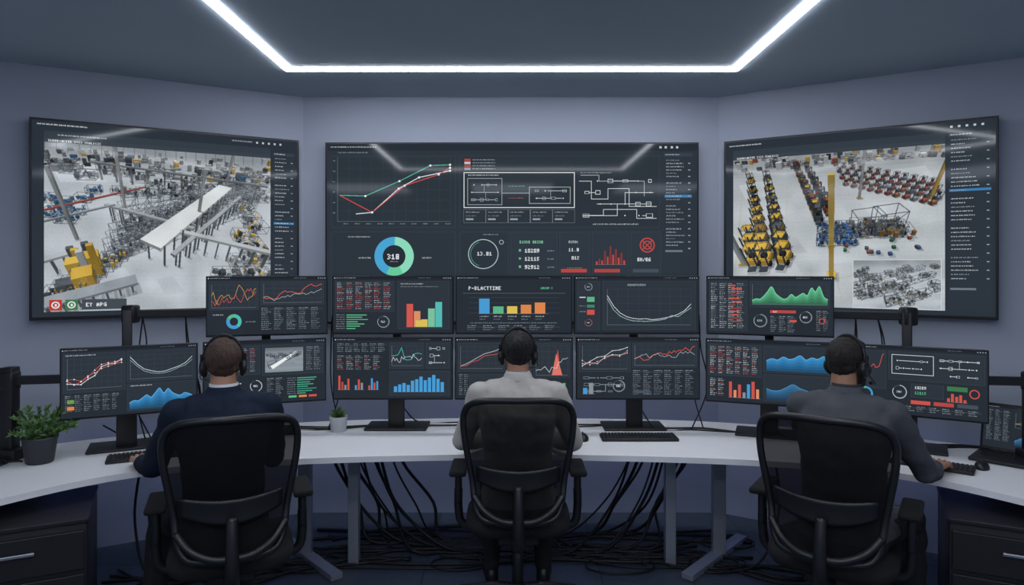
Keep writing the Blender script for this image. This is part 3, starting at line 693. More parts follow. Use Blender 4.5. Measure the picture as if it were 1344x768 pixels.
def m4():
    c = mk(155, 80); c.panel(3, 6, 62, 38); c.chart(6, 10, 56, 30, [(0xb8c0c6, [.1, .2, .35, .5, .65, .72, .8, .95]), (RED, [.1, .12, .3, .36, .55, .6, .62, .8])], .7)
    c.table(4, 48, 14, 28, 2); c.panel(18, 48, 48, 30); c.bars(20, 52, 44, 24, [.3, .45, .4, .6, .7, .9, .6, .8], [0x4aa4dc], .25)
    c.panel(104, 6, 48, 46); c.grid(107, 9, 42, 40, 5, 5); c.poly([(120, 49), (132, 49), (136, 14), (140, 49)], RED); c.poly([(128, 49), (134, 20), (142, 49)], 0xe0786c); c.noisy(107, 20, 42, 28, WHT, 14, .5, .4, .5, 3)
    c.bars(108, 56, 40, 19, [.4, .7, .3, .9, .5, .6, .8], [RED, ORG, GRN, BLU], .3); c.panel(68, 6, 33, 70); c.table(70, 9, 29, 64, 2); return c
def m5():
    c = mk(163, 83); c.panel(3, 6, 68, 40); c.grid(7, 10, 60, 32, 6, 5); c.chart(7, 11, 60, 30, [(WHT, [.1, .3, .5, .55, .8, .84, .95]), (RED, [.35, .15, .3, .45, .6, .55, .8]), (0xb8c0c6, [.2, .25, .2, .5, .62, .6, .7])], .7, .7, g=False)
    c.panel(74, 6, 86, 34); c.grid(77, 9, 80, 28, 9, 4); c.noisy(77, 10, 80, 24, RED, 26, .8, .3, .8, 12); c.noisy(77, 12, 80, 24, 0xb8c0c6, 26, .6, .3, .5, 5)
    c.schem(6, 50, 60, 28, 9, 0x9aa3ab, 6); c.bars(8, 60, 16, 17, [.5, .9], [BLU, 0x8a949c], .3); c.gauge(56, 66, 8); c.table(74, 44, 84, 34, 6, 2.7); c.rect(77, 72, 20, 4, 0x4a545e); return c
def m6():
    c = mk(190, 86); c.panel(3, 6, 74, 44); c.table(5, 9, 70, 40, 6, 2.6, (RED, 0xb8c0c6, WHT)); c.table(5, 54, 22, 26, 2, 2.6, (RED, WHT)); c.bars(32, 54, 44, 26, [.85, .4, .7, .3, .75, .9, .5], [RED, 0xe2936a, RED, 0x8a949c, BLU], .35)
    c.panel(80, 6, 106, 36); c.area(84, 12, 98, 28, [.5, .6, .55, .7, .6, .66, .8, .6, .72, .66, .8, .74, .6, .66], 0x3a8cc8, 0x6fc0ec)
    c.panel(80, 45, 106, 37); c.area(84, 50, 98, 30, [.5, .42, .45, .6, .75, .6, .5, .42, .52, .48, .6, .5], 0x3a6e98, BLU); return c
def m7():
    c = mk(165, 90); c.panel(3, 6, 40, 52); c.noisy(6, 10, 34, 40, RED, 16, .6, .4, .8, 2); c.disc(16, 66, 10, GRN, 7.5); c.disc(16, 66, 10, BLU, 7.5, 0, 130)
    c.panel(46, 6, 116, 38); c.frame(50, 10, 52, 26, WHT, .6); c.schem(52, 13, 48, 20, 9, WHT, 3); c.schem(106, 10, 52, 30, 12, WHT, 8)
    c.gauge(60, 60, 9, WHT); c.panel(74, 48, 40, 18); c.text(79, 51, '10209', 3.6, WHT); c.text(79, 58, '12115', 3.6, GRN); c.disc(150, 56, 6, RED, 4.6)
    c.rect(118, 48, 24, 6, 0x3f7a4c); c.bars(118, 56, 24, 12, [.4, .9, .6, .8, .3], [RED], .3); c.rect(74, 70, 24, 5, RED); c.rect(102, 70, 24, 5, 0xb84a44); c.rect(130, 70, 24, 5, 0x46505a); c.table(50, 78, 108, 8, 7); return c
def lap():
    c = mk(120, 80); c.table(4, 8, 40, 60, 3); c.chart(50, 10, 60, 28, [(RED, [.2, .5, .3, .7, .9]), (GRN, [.3, .2, .5, .6, .6])], .8); c.area(50, 44, 60, 28, [.3, .6, .4, .8, .5], 0x3a6e98, BLU); return c

# ------------------------------------------------------------------ room shell
WZ = 2.94
A = (-1.477, 4.85); B = (1.460, 4.85); LE = (-3.743, 3.575); RE = (3.663, 3.469); BK = -2.6
def wall(name, p, q):
    d = Vector((q[0]-p[0], q[1]-p[1], 0)); n = Vector((-d.y, d.x, 0)).normalized()*0.12
    p0 = Vector((p[0], p[1], 0)); q0 = Vector((q[0], q[1], 0)); up = Vector((0, 0, WZ))
    vs = [p0, q0, q0+n, p0+n, p0+up, q0+up, q0+n+up, p0+n+up]
    return mobj(name, vs, [(3, 2, 1, 0), (4, 5, 6, 7), (0, 1, 5, 4), (1, 2, 6, 5), (2, 3, 7, 6), (3, 0, 4, 7)], M_wall)
wall('wall_back', A, B); wall('wall_left_angled', LE, A); wall('wall_right_angled', B, RE)
wall('wall_left', (LE[0], BK), LE); wall('wall_right', RE, (RE[0], BK)); wall('wall_rear', (RE[0], BK), (LE[0], BK))
poly = [(LE[0], BK), (RE[0], BK), RE, B, A, LE]
n = len(poly)
def slab(name, z0, z1, m):
    vs = [(x, y, z0) for x, y in poly]+[(x, y, z1) for x, y in poly]
    fs = [tuple(range(n-1, -1, -1)), tuple(range(n, 2*n))]+[(i, (i+1) % n, n+(i+1) % n, n+i) for i in range(n)]
    return mobj(name, vs, fs, m)
slab('floor', -0.1, 0, M_floor); slab('ceiling', WZ, WZ+0.1, M_ceil)
# ceiling LED profile (closed rectangle)
lx0, lx1, ly0, ly1 = -1.357, 1.352, 1.12, 4.154
cl = empty('ceiling_light', (0, 0, 0))
w = 0.045
box('led_front', ((lx0+lx1)/2, ly1, WZ-0.004), (lx1-lx0+w, 0.062, 0.008), M_led, cl)
box('led_rear', ((lx0+lx1)/2, ly0, WZ-0.004), (lx1-lx0+w, 0.06, 0.008), M_led, cl)
box('led_left', (lx0, (ly0+ly1)/2, WZ-0.004), (w, ly1-ly0-0.063, 0.008), M_led, cl)
box('led_right', (lx1, (ly0+ly1)/2, WZ-0.004), (w, ly1-ly0-0.063, 0.008), M_led, cl)
# unseen glowing panels, added behind the camera for frontal fill light
for px in (-2.2, 0.0, 2.2):
    pl = empty('unseen_fill_panel', (px, -0.9, WZ))
    box('fill_glow', (0, 0, -0.006), (1.2, 1.2, 0.008), M_fill, pl)
    for q in ((0, .61, 1.24, .02), (0, -.61, 1.24, .02), (.61, 0, .02, 1.24), (-.61, 0, .02, 1.24)): box('frame', (q[0], q[1], -0.008), (q[2], q[3], 0.016), M_metal, pl)

# ------------------------------------------------------------------ displays
def display(name, pl, pr, z0, z1, cv, thick=0.03, bez=0.006, botbez=0.010, tv=False):
    pl = Vector((pl[0], pl[1], 0)); pr = Vector((pr[0], pr[1], 0)); d = pr-pl; W = d.length; a = math.atan2(d.y, d.x)
    c = (pl+pr)/2; H = z1-z0
    e = empty(name, (c.x, c.y, (z0+z1)/2), a)
    box('casing', (0, thick/2, 0), (W, thick, H), M_bezel, e, 0.003)
    if tv:
        box('wall_mount', (0, thick+0.01, 0), (0.5, 0.026, 0.4), M_black, e)
        box('rear_housing', (0, thick+0.004, -0.1), (W*0.8, 0.012, H*0.6), M_black, e)
    else:
        box('rear_housing', (0, thick+0.008, 0), (W*0.55, 0.02, H*0.6), M_black, e, 0.006)
    cv.build('screen', W-2*bez, H-bez-botbez, -0.0012, e, (0, 0, (botbez-bez)/2))
    return e
def along(base, dr, s): return (base[0]+dr[0]*s, base[1]+dr[1]*s)
lb, ld = (-1.438, 4.78), (-.8715, -.4905)
display('wall_display', along(lb, ld, 1.585), along(lb, ld, 0.045), 1.424, 2.616, tv_left(), 0.05, 0.014, 0.018, True)
rb, rd = (1.4175, 4.782), (.8472, -.5312)
display('wall_display', along(rb, rd, 0.059), along(rb, rd, 1.615), 1.432, 2.606, tv_right(), 0.05, 0.014, 0.018, True)
display('wall_display', (-1.301, 4.775), (1.301, 4.775), 1.34, 2.606, tv_main(), 0.05, 0.012, 0.016, True)

LZ0, LZ1, UZ0, UZ1 = 0.945, 1.317, 1.336, 1.685
low = [((-2.324, 3.522), (-1.741, 3.802), ml1()), ((-1.732, 3.84), (-1.102, 4.067), ml2()), ((-1.068, 4.09), (-.354, 4.09), m3()),
       ((-.341, 4.09), (.364, 4.09), m4()), ((.382, 4.09), (1.122, 4.09), m5()), ((1.142, 4.044), (1.852, 3.772), m6()), ((1.869, 3.768), (2.403, 3.453), m7())]
up = [((-1.748, 3.914), (-1.100, 4.09), u1()), ((-1.072, 4.09), (-.350, 4.09), u2()), ((-.336, 4.09), (.359, 4.09), u3()), ((.370, 4.09), (1.118, 4.09), u4()), ((1.159, 4.09), (1.821, 3.874), u5())]
for p, q, c in low: display('computer_monitor', p, q, LZ0, LZ1, c)
for p, q, c in up: display('computer_monitor', p, q, UZ0, UZ1, c)
DZ = 0.74
def stand(pl, pr, top, shift=0.0, upper=True):
    pl = Vector((pl[0], pl[1], 0)); pr = Vector((pr[0], pr[1], 0)); d = pr-pl; a = math.atan2(d.y, d.x); c = (pl+pr)/2+d.normalized()*shift
    e = empty('monitor_stand', (c.x, c.y, DZ), a)
    box('base_plate', (0, 0.18, 0.008), (0.38, 0.22, 0.016), M_black, e, 0.006)
    box('neck', (0, 0.13, 0.17), (0.10, 0.035, 0.33), M_black, e, 0.008)
    box('pole', (0, 0.155, (top-DZ)/2+0.01), (0.05, 0.03, top-DZ-0.02), M_black, e, 0.006)
    box('bracket', (0, 0.095, 0.39), (0.10, 0.09, 0.10), M_black, e, 0.006)
    if upper: box('bracket_upper', (0, 0.13, 0.77), (0.10, 0.05, 0.10), M_black, e, 0.006)
    return e
stand(*low[0][:2], 1.50, -0.03, False)
stand(*low[1][:2], 1.56); stand(*low[2][:2], 1.56); stand(*low[3][:2], 1.56); stand(*low[4][:2], 1.56); stand(*low[5][:2], 1.56, -0.03)
stand(*low[6][:2], 1.49, -0.05, False)
# lateral arms carrying the outer upper monitors and outer posts
def arm(name, pole, z, tgt, post=None):
    e = empty(name, (0, 0, 0))
    p = Vector((pole[0], pole[1], z)); t = Vector((tgt[0], tgt[1], z))
    bar('horizontal_arm', p, t, 0.03, 0.045, M_black, e, 0.005)
    box('elbow_joint', p, (0.075, 0.075, 0.10), M_black, e, 0.012)
    if post:
        box('post', (pole[0], pole[1], (DZ+post)/2), (0.065, 0.065, post-DZ), M_black, e, 0.006)
        box('clamp', (pole[0], pole[1], DZ+0.03), (0.11, 0.10, 0.06), M_black, e, 0.008)
    return e
arm('monitor_arm', (-2.13, 3.83), 1.475, (-1.60, 4.02)); arm('monitor_arm', (2.19, 3.79), 1.465, (1.70, 3.99))
arm('monitor_arm', (-2.60, 3.55), 1.15, (-2.22, 3.635), 1.22); arm('monitor_arm', (2.67, 3.52), 1.15, (2.32, 3.57), 1.20)

# ------------------------------------------------------------------ desk
desk = empty('curved_desk', (0, 0, 0))
fr = [(-2.45, 2.40), (-2.203, 2.951), (-1.817, 3.358), (-1.154, 3.557), (-.292, 3.644), (.292, 3.644), (1.154, 3.557), (1.817, 3.358), (2.203, 2.951), (2.45, 2.40)]
bk = [(-3.25, 2.55), (-3.0, 3.30), (-2.45, 3.96), (-1.35, 4.40), (-.4, 4.52), (.4, 4.52), (1.35, 4.40), (2.45, 3.92), (2.95, 3.25), (3.25, 2.55)]
F = catmull([(x, y, 0) for x, y in fr], 8); Bk = catmull([(x, y, 0) for x, y in bk], 8); N = len(F)
vs = []
for z in (DZ, DZ-0.03):
    vs += [(p.x, p.y, z) for p in F]+[(p.x, p.y, z) for p in Bk]
fs = []
for i in range(N-1):
    fs += [(i, i+1, N+i+1, N+i), (2*N+i, 3*N+i, 3*N+i+1, 2*N+i+1), (i, 2*N+i, 2*N+i+1, i+1), (N+i, N+i+1, 3*N+i+1, 3*N+i)]
fs += [(0, N, 3*N, 2*N), (N-1, 3*N-1, 4*N-1, 2*N-1)]
mobj('desktop', vs, fs, M_desk, desk)
for s in (-1, 1):
    bar('leg_column', (s*1.235, 4.10, 0.03), (s*1.235, 4.10, DZ-0.03), 0.075, 0.05, M_metal, desk)
    bar('leg_foot', (s*1.46, 4.36, 0.02), (s*0.97, 3.80, 0.02), 0.07, 0.035, M_metal, desk)
    bar('leg_column_inner', (s*0.925, 4.02, 0.0), (s*0.925, 4.02, DZ-0.03), 0.06, 0.06, M_metal, desk)
    bar('leg_column_outer', (s*2.62, 3.55, 0.0), (s*2.62, 3.55, DZ-0.03), 0.06, 0.06, M_metal, desk)
    bar('cross_beam', (s*1.235, 4.10, DZ-0.06), (s*0.925, 4.02, DZ-0.06), 0.04, 0.05, M_metal, desk)
bar('rear_beam', (-0.95, 4.05, DZ-0.055), (0.95, 4.05, DZ-0.055), 0.04, 0.05, M_metal, desk)
# added blue glow strip under the rear desk edge, tints the lower wall
tube('added_glow_strip', [(p.x*0.985, p.y-0.03, DZ-0.04) for p in Bk[14:-14]], 0.006, M_blueglow, None, 6)

# ------------------------------------------------------------------ drawer cabinets
def cabinet(x, y, rz):
    e = empty('drawer_cabinet', (x, y, 0), rz); W, D, H = 0.56, 0.50, 0.62
    box('carcass', (0, 0, H/2+0.0), (W, D, H), M_cab, e, 0.006)
    box('top_panel', (0, -0.005, H+0.006), (W+0.01, D+0.02, 0.02), M_cab, e, 0.004)
    for i, (z, h) in enumerate(((0.49, 0.17), (0.30, 0.17), (0.11, 0.18))):
        box('drawer_front_%d' % i, (0, -D/2-0.009, z+0.01), (W-0.02, 0.018, h), M_cab, e, 0.004)
        bar('handle_%d' % i, (-0.09, -D/2-0.035, z+0.03), (0.09, -D/2-0.035, z+0.03), 0.010, 0.014, M_chrome, e)
        for s in (-1, 1): bar('handle_post_%d' % i, (s*0.08, -D/2-0.035, z+0.03), (s*0.08, -D/2-0.01, z+0.03), 0.008, 0.008, M_chrome, e, 0)
cabinet(-2.235, 3.12, math.radians(27)); cabinet(2.29, 3.12, math.radians(-27))

# ------------------------------------------------------------------ desk items
def keyboard(x, y, rz, L=0.44):
    e = empty('keyboard', (x, y, DZ), rz); box('body', (0, 0, 0.009), (L, 0.135, 0.018), M_black, e, 0.005)
    g = []
    nx = int(L/0.0195)
    for j in range(5):
        for i in range(nx):
            if j == 0 and 5 <= i <= 10 and i != 5: continue
            cx = -L/2+0.017+i*(L-0.034)/(nx-1); cy = -0.05+j*0.0245; wk = 0.0155
            if j == 0 and i == 5: wk = 0.10; cx += 0.045
            h0, h1 = 0.017, 0.024
            v = [(cx+a*wk/2*t, cy+b*0.0195/2*t, z) for z, t in ((h0, 1), (h1, 0.85)) for a, b in ((-1, -1), (1, -1), (1, 1), (-1, 1))]
            g.append(([Vector(q) for q in v], [(4, 5, 6, 7), (0, 1, 5, 4), (1, 2, 6, 5), (2, 3, 7, 6), (3, 0, 4, 7)]))
    v, f = merge(g); mobj('keys', v, f, M_key, e)
keyboard(0.735, 3.98, 0); keyboard(-1.90, 3.60, math.radians(26), 0.40); keyboard(2.10, 3.43, math.radians(-38), 0.36); keyboard(0.04, 3.93, 0)
def mouse(x, y, rz):
    e = empty('computer_mouse', (x, y, DZ), rz)
    v, f = ellipsoid((0, 0, 0.004), (0.033, 0.055, 0.034), 24, 14)
    for p in v:
        if p.z < 0: p.z = 0
    mobj('shell', v, f, M_black, e, True)
    cyl('scroll_wheel', (-0.004, 0.028, 0.031), (0.004, 0.028, 0.031), 0.009, M_key, e, n=14, bev=0.001)
mouse(0.41, 3.96, 0); mouse(2.33, 3.40, -0.6)
# laptop
lt = empty('laptop', (2.57, 3.50, DZ), math.radians(-46))
box('base', (0, 0, 0.011), (0.36, 0.25, 0.018), M_black, lt, 0.005)
g = []
for j in range(5):
    for i in range(14):
        cx = -0.14+i*0.0215; cy = -0.02+j*0.021
        v = [(cx+a*0.0085, cy+b*0.0085, z) for z in (0.019, 0.0225) for a, b in ((-1, -1), (1, -1), (1, 1), (-1, 1))]
        g.append(([Vector(q) for q in v], [(4, 5, 6, 7), (0, 1, 5, 4), (1, 2, 6, 5), (2, 3, 7, 6), (3, 0, 4, 7)]))
v, f = merge(g); mobj('keys', v, f, M_key, lt)
tl = math.radians(-16)
lid = box('lid', (0, 0.125+0.034, 0.018+0.122), (0.36, 0.009, 0.25), M_black, lt, 0.003, (tl, 0, 0))
lap().build('screen', 0.335, 0.22, -0.0056, lt, (0, 0.125+0.034, 0.018+0.122), (tl, 0, 0))
# plants
def lathe(name, prof, m, parent, n=28):
    vs = []; fs = []
    for r, z in prof:
        for k in range(n): t = 2*math.pi*k/n; vs.append((r*math.cos(t), r*math.sin(t), z))
    for i in range(len(prof)-1):
        for k in range(n): l = (k+1) % n; fs.append((i*n+k, i*n+l, (i+1)*n+l, (i+1)*n+k))
    fs.append(tuple(range(n-1, -1, -1))); fs.append(tuple((len(prof)-1)*n+k for k in range(n)))
    return mobj(name, vs, fs, m, parent, True)
def leaf(p, d, L, W):
    d = d.normalized(); a, b = frame_for(d); q = random.random()*6.28; s = a*math.cos(q)+b*math.sin(q); nn = d.cross(s)
    return ([p, p+d*L*.35+s*W/2+nn*W*.15, p+d*L, p+d*L*.35-s*W/2+nn*W*.15, p+d*L*.4], [(0, 1, 4), (1, 2, 4), (2, 3, 4), (3, 0, 4)])
pe = empty('potted_plant', (-2.41, 3.50, DZ))
lathe('pot', [(0.055, 0), (0.062, 0.005), (0.078, 0.12), (0.082, 0.125), (0.082, 0.135), (0.074, 0.135), (0.072, 0.12)], M_pot, pe)
lathe('soil', [(0.072, 0.10), (0.072, 0.121)], M_soil, pe)
g = []; st = []
for i in range(34):
    t = random.random()*6.283; el = random.uniform(0.15, 1.45); L = random.uniform(0.09, 0.155)
    d = Vector((math.cos(t)*math.cos(el), math.sin(t)*math.cos(el), math.sin(el)))
    p0 = Vector((math.cos(t)*0.03, math.sin(t)*0.03, 0.12)); pts = [p0, p0+d*L*.5+Vector((0, 0, .02)), p0+d*L+Vector((0, 0, .01))]
    pts = catmull(pts, 4); st.append(tube_geo(pts, 0.0015, 5))
    for q in pts[2:]:
        for _ in range(5):
            dd = (d+Vector((random.gauss(0, .7), random.gauss(0, .7), random.gauss(0.1, .6)))).normalized()
            g.append(leaf(q, dd, random.uniform(0.018, 0.036), random.uniform(0.010, 0.018)))
v, f = merge(g); mobj('foliage', v, f, M_leaf, pe); v, f = merge(st); mobj('stems', v, f, M_leaf, pe)
ps = empty('succulent_pot', (-1.055, 4.17, DZ)); ps.scale = (1.2, 1.2, 1.2)
lathe('pot', [(0.034, 0), (0.038, 0.004), (0.045, 0.07), (0.045, 0.076), (0.040, 0.076), (0.039, 0.066)], M_pot2, ps)
lathe('soil', [(0.039, 0.055), (0.039, 0.068)], M_soil, ps)
g = []
for i in range(90):
    t = random.random()*6.283; el = random.uniform(0.2, 1.5); d = Vector((math.cos(t)*math.cos(el), math.sin(t)*math.cos(el), math.sin(el)))
    g.append(leaf(Vector((0, 0, 0.068))+d*0.01, d, random.uniform(0.03, 0.055), 0.016))
v, f = merge(g); mobj('leaves', v, f, M_leaf, ps)

# ------------------------------------------------------------------ cables
g = []
R = random.Random(11)
def cab(pts, r=0.006): g.append(tube_geo(catmull(pts, 6), r, 7))
for s in (-1, 1):
    for i in range(11):
        x0 = s*(1.14-0.04*i+R.uniform(-.02, .02)); y0 = 4.30+R.uniform(-.06, .06); x1 = s*(0.80-0.045*i+R.uniform(-.1, .1))
        y1 = 4.25+R.uniform(-.12, .2)
        cab([(x0, y0, 0.71), (x0-s*0.03, y0, 0.5), (x0-s*0.12-s*R.uniform(0, .1), y0+.02, 0.24), (x1, y1, 0.03), (x1-s*0.35, y1+R.uniform(-.1, .1), 0.010), (x1-s*0.8, 4.2+R.uniform(-.15, .2), 0.010)], R.choice((0.006, 0.008, 0.010)))
    for i in range(4):
        x0 = s*(1.5+0.25*i); cab([(x0, 3.95-.12*i, 0.71), (x0+s*.04, 3.95-.12*i, .35), (x0-s*.1, 3.9-.12*i, 0.05), (x0-s*.4, 3.9, 0.008), (s*1.0, 4.1+R.uniform(-.1, .1), 0.008)], 0.007)
    for i in range(5):
        cab([(s*2.25, 3.6+.08*i, .008), (s*1.9, 3.8+R.uniform(-.1, .1), .008), (s*1.5, 3.8+R.uniform(-.15, .15), .012), (s*1.1, 4.0+R.uniform(-.15, .15), .008), (s*.6, 4.15+R.uniform(-.15, .1), .010)], 0.008)
for i in range(9):
    y = 4.0+0.06*i
    cab([(-1.3+R.uniform(-.2, .2), y+R.uniform(-.1, .1), .010), (-.8, y+R.uniform(-.12, .12), .011), (-.3, y+R.uniform(-.12, .12), .014), (.2, y+R.uniform(-.12, .12), .011), (.7, y+R.uniform(-.12, .12), .014), (1.3+R.uniform(-.2, .2), y+R.uniform(-.1, .1), .010)], R.choice((.006, .008, .010)))
for i in range(8):
    cx, cy, r = R.uniform(-1.4, 1.4), R.uniform(3.95, 4.3), R.uniform(.1, .22)
    cab([(cx+r*math.cos(t*.6)*(1+.03*t), cy+r*.7*math.sin(t*.6), .016+.002*(t % 3)) for t in range(13)], .006)
v, f = merge(g); mobj('floor_cable_bundle', v, f, M_cable, None, True)
g = []
for a, b in (((-2.25, 3.75), (-1.65, 3.98)), ((-1.5, 4.1), (-.75, 4.3)), ((-.7, 4.32), (0, 4.33)), ((0.1, 4.3), (.8, 4.32)), ((.8, 4.34), (1.45, 4.12)), ((1.5, 4.1), (2.15, 3.85)), ((-2.75, 3.3), (-2.5, 3.5)), ((2.2, 3.8), (2.75, 3.75))):
    for i in range(3):
        m_ = ((a[0]+b[0])/2+R.uniform(-.05, .05), (a[1]+b[1])/2+R.uniform(-.06, .06))
        cab([(a[0], a[1]+R.uniform(-.03, .03), DZ+.12*(i == 0)+.006), (a[0]*.7+m_[0]*.3, m_[1], DZ+.006), (m_[0], m_[1], DZ+.006), (b[0]*.7+m_[0]*.3, b[1], DZ+.006), (b[0], b[1], DZ+.006)], .0045)
for cx, cy in ((-2.62, 3.42), (-2.68, 3.3)):
    cab([(cx+.07*math.cos(t*.8)*(1+.04*t), cy+.06*math.sin(t*.8), DZ+.008+.001*t) for t in range(14)], .004)
v, f = merge(g); mobj('desk_cable_bundle', v, f, M_cable, None, True)
g = []
for x, y in ((-1.88, 3.95), (-2.1, 3.9), (1.98, 3.95), (2.08, 3.9), (-1.09, 4.16), (1.135, 4.16)):
    for i in range(2):
        cab([(x, y, 1.45), (x+R.uniform(-.06, .06), y+.02, 1.25), (x+R.uniform(-.1, .1), y+.03, 1.0), (x+R.uniform(-.05, .05), y+.02, DZ+.01)], .004)
v, f = merge(g); mobj('monitor_cable', v, f, M_cable, None, True)

# ------------------------------------------------------------------ office chairs
def chair(x, y, rz):
    e = empty('office_chair', (x, y, 0), rz)
    for k in range(5):
        a = math.radians(90+72*k); ca, sa = math.cos(a), math.sin(a)
        pts = [(0.03*ca, 0.03*sa, 0.115), (0.12*ca, 0.12*sa, 0.11), (0.22*ca, 0.22*sa, 0.09), (0.31*ca, 0.31*sa, 0.072)]
        tube('base_arm_%d' % k, catmull(pts, 4), [0.026-0.0008*i for i in range(13)], M_chair, e, 10)
        px, py = 0.305*ca, 0.305*sa
        cyl('caster_stem_%d' % k, (px, py, 0.045), (px, py, 0.08), 0.008, M_chair, e, n=10)
        for s in (-1, 1):
            q = Vector((-sa, ca, 0))
            cyl('caster_wheel_%d' % k, Vector((px, py, 0.030))+q*s*0.008, Vector((px, py, 0.030))+q*s*0.028, 0.030, M_chair, e, n=20, bev=0.004)
    cyl('hub', (0, 0, 0.085), (0, 0, 0.145), 0.045, M_chair, e, 0.035)
    cyl('gas_lift_outer', (0, 0, 0.13), (0, 0, 0.30), 0.027, M_chair, e)
    cyl('gas_lift_inner', (0, 0, 0.28), (0, 0, 0.41), 0.016, M_chrome, e)
    box('tilt_mechanism', (0, -0.02, 0.415), (0.20, 0.28, 0.055), M_chair, e, 0.014)
    # seat cushion
    v, f = loft([(0, 0.02, 0.43, .20, .19), (0, 0.02, 0.445, .245, .235), (0, 0.02, 0.47, .26, .25), (0, 0.02, 0.50, .258, .248), (0, 0.02, 0.515, .235, .228), (0, 0.02, 0.52, .17, .17)], 48, 3.6)
    mobj('seat', v, f, M_fabric, e, True)
    # back
    hwp = [(0.545, 0.135), (0.57, 0.185), (0.63, 0.208), (0.72, 0.220), (0.82, 0.238), (0.92, 0.255), (1.00, 0.262), (1.05, 0.256), (1.09, 0.230), (1.115, 0.16)]
    def hw(z):
        for (z0, a), (z1, b) in zip(hwp[:-1], hwp[1:]):
            if z <= z1: t = (z-z0)/(z1-z0); return a+(b-a)*t
        return hwp[-1][1]
    def yb(x, z): return -0.285+0.085*(x/0.26)**2+0.03*math.exp(-((z-0.72)/0.11)**2)-0.10*max(0, z-0.80)
    right = [(w_, z) for z, w_ in hwp]; top = [(0.0, 1.122)]; left = [(-w_, z) for z, w_ in reversed(hwp)]; bot = [(0.0, 0.537)]
    ol = catmull([(x_, yb(x_, z_), z_) for x_, z_ in right+top+left+bot], 5, True)
    tube('back_frame', ol, 0.0155, M_chair, e, 10, True)
    vs = []; nz, nx = 28, 18
    for j in range(nz+1):
        z = 0.545+(1.112-0.545)*j/nz; w_ = hw(z)
        for i in range(nx+1):
            xx = w_*(-1+2*i/nx); vs.append((xx, yb(xx, z), z))
    fs = [(j*(nx+1)+i, j*(nx+1)+i+1, (j+1)*(nx+1)+i+1, (j+1)*(nx+1)+i) for j in range(nz) for i in range(nx)]
    mobj('back_mesh', vs, fs, M_chmesh, e, True)
    # lumbar support band and pad
    for nme, zc, hgt, wd in (('lumbar_pad', 0.735, 0.10, 0.20),):
        vs = []
        for j in range(7):
            for i in range(17):
                u = -1+2*i/16; vv = -1+2*j/6; xx = u*wd; z = zc+vv*hgt/2*(1-0.25*u*u)+0.03*u*u
                vs.append((xx, yb(xx, z)-0.022, z))
        o = mobj(nme, vs, [(j*17+i, j*17+i+1, (j+1)*17+i+1, (j+1)*17+i) for j in range(6) for i in range(16)], M_chair, e, True)
        sm = o.modifiers.new('s', 'SOLIDIFY'); sm.thickness = 0.012
    # yoke: from the tilt mechanism up to both sides of the frame
    tube('spine', catmull([(0, -0.10, 0.41), (0, -0.24, 0.42), (0, -0.325, 0.50), (0, -0.325, 0.62), (0, -0.30, 0.72)], 5), [0.034-0.0006*i for i in range(21)], M_chair, e, 12)
    for s in (-1, 1):
        tube('yoke_arm', catmull([(0, -0.318, 0.56), (s*0.08, -0.31, 0.565), (s*0.16, -0.27, 0.60), (s*0.212, -0.228, 0.66)], 5), 0.016, M_chair, e, 10)
        # arm rests
        tube('arm_bracket', catmull([(s*0.10, 0.0, 0.425), (s*0.22, 0.0, 0.425), (s*0.285, 0.0, 0.45), (s*0.30, -0.005, 0.52), (s*0.30, -0.01, 0.62)], 5), 0.021, M_chair, e, 12)
        box('arm_post', (s*0.30, -0.01, 0.63), (0.034, 0.055, 0.16), M_chair, e, 0.012)
        box('arm_pad', (s*0.298, 0.02, 0.718), (0.085, 0.25, 0.03), M_fabric, e, 0.013, seg=3)
    return e

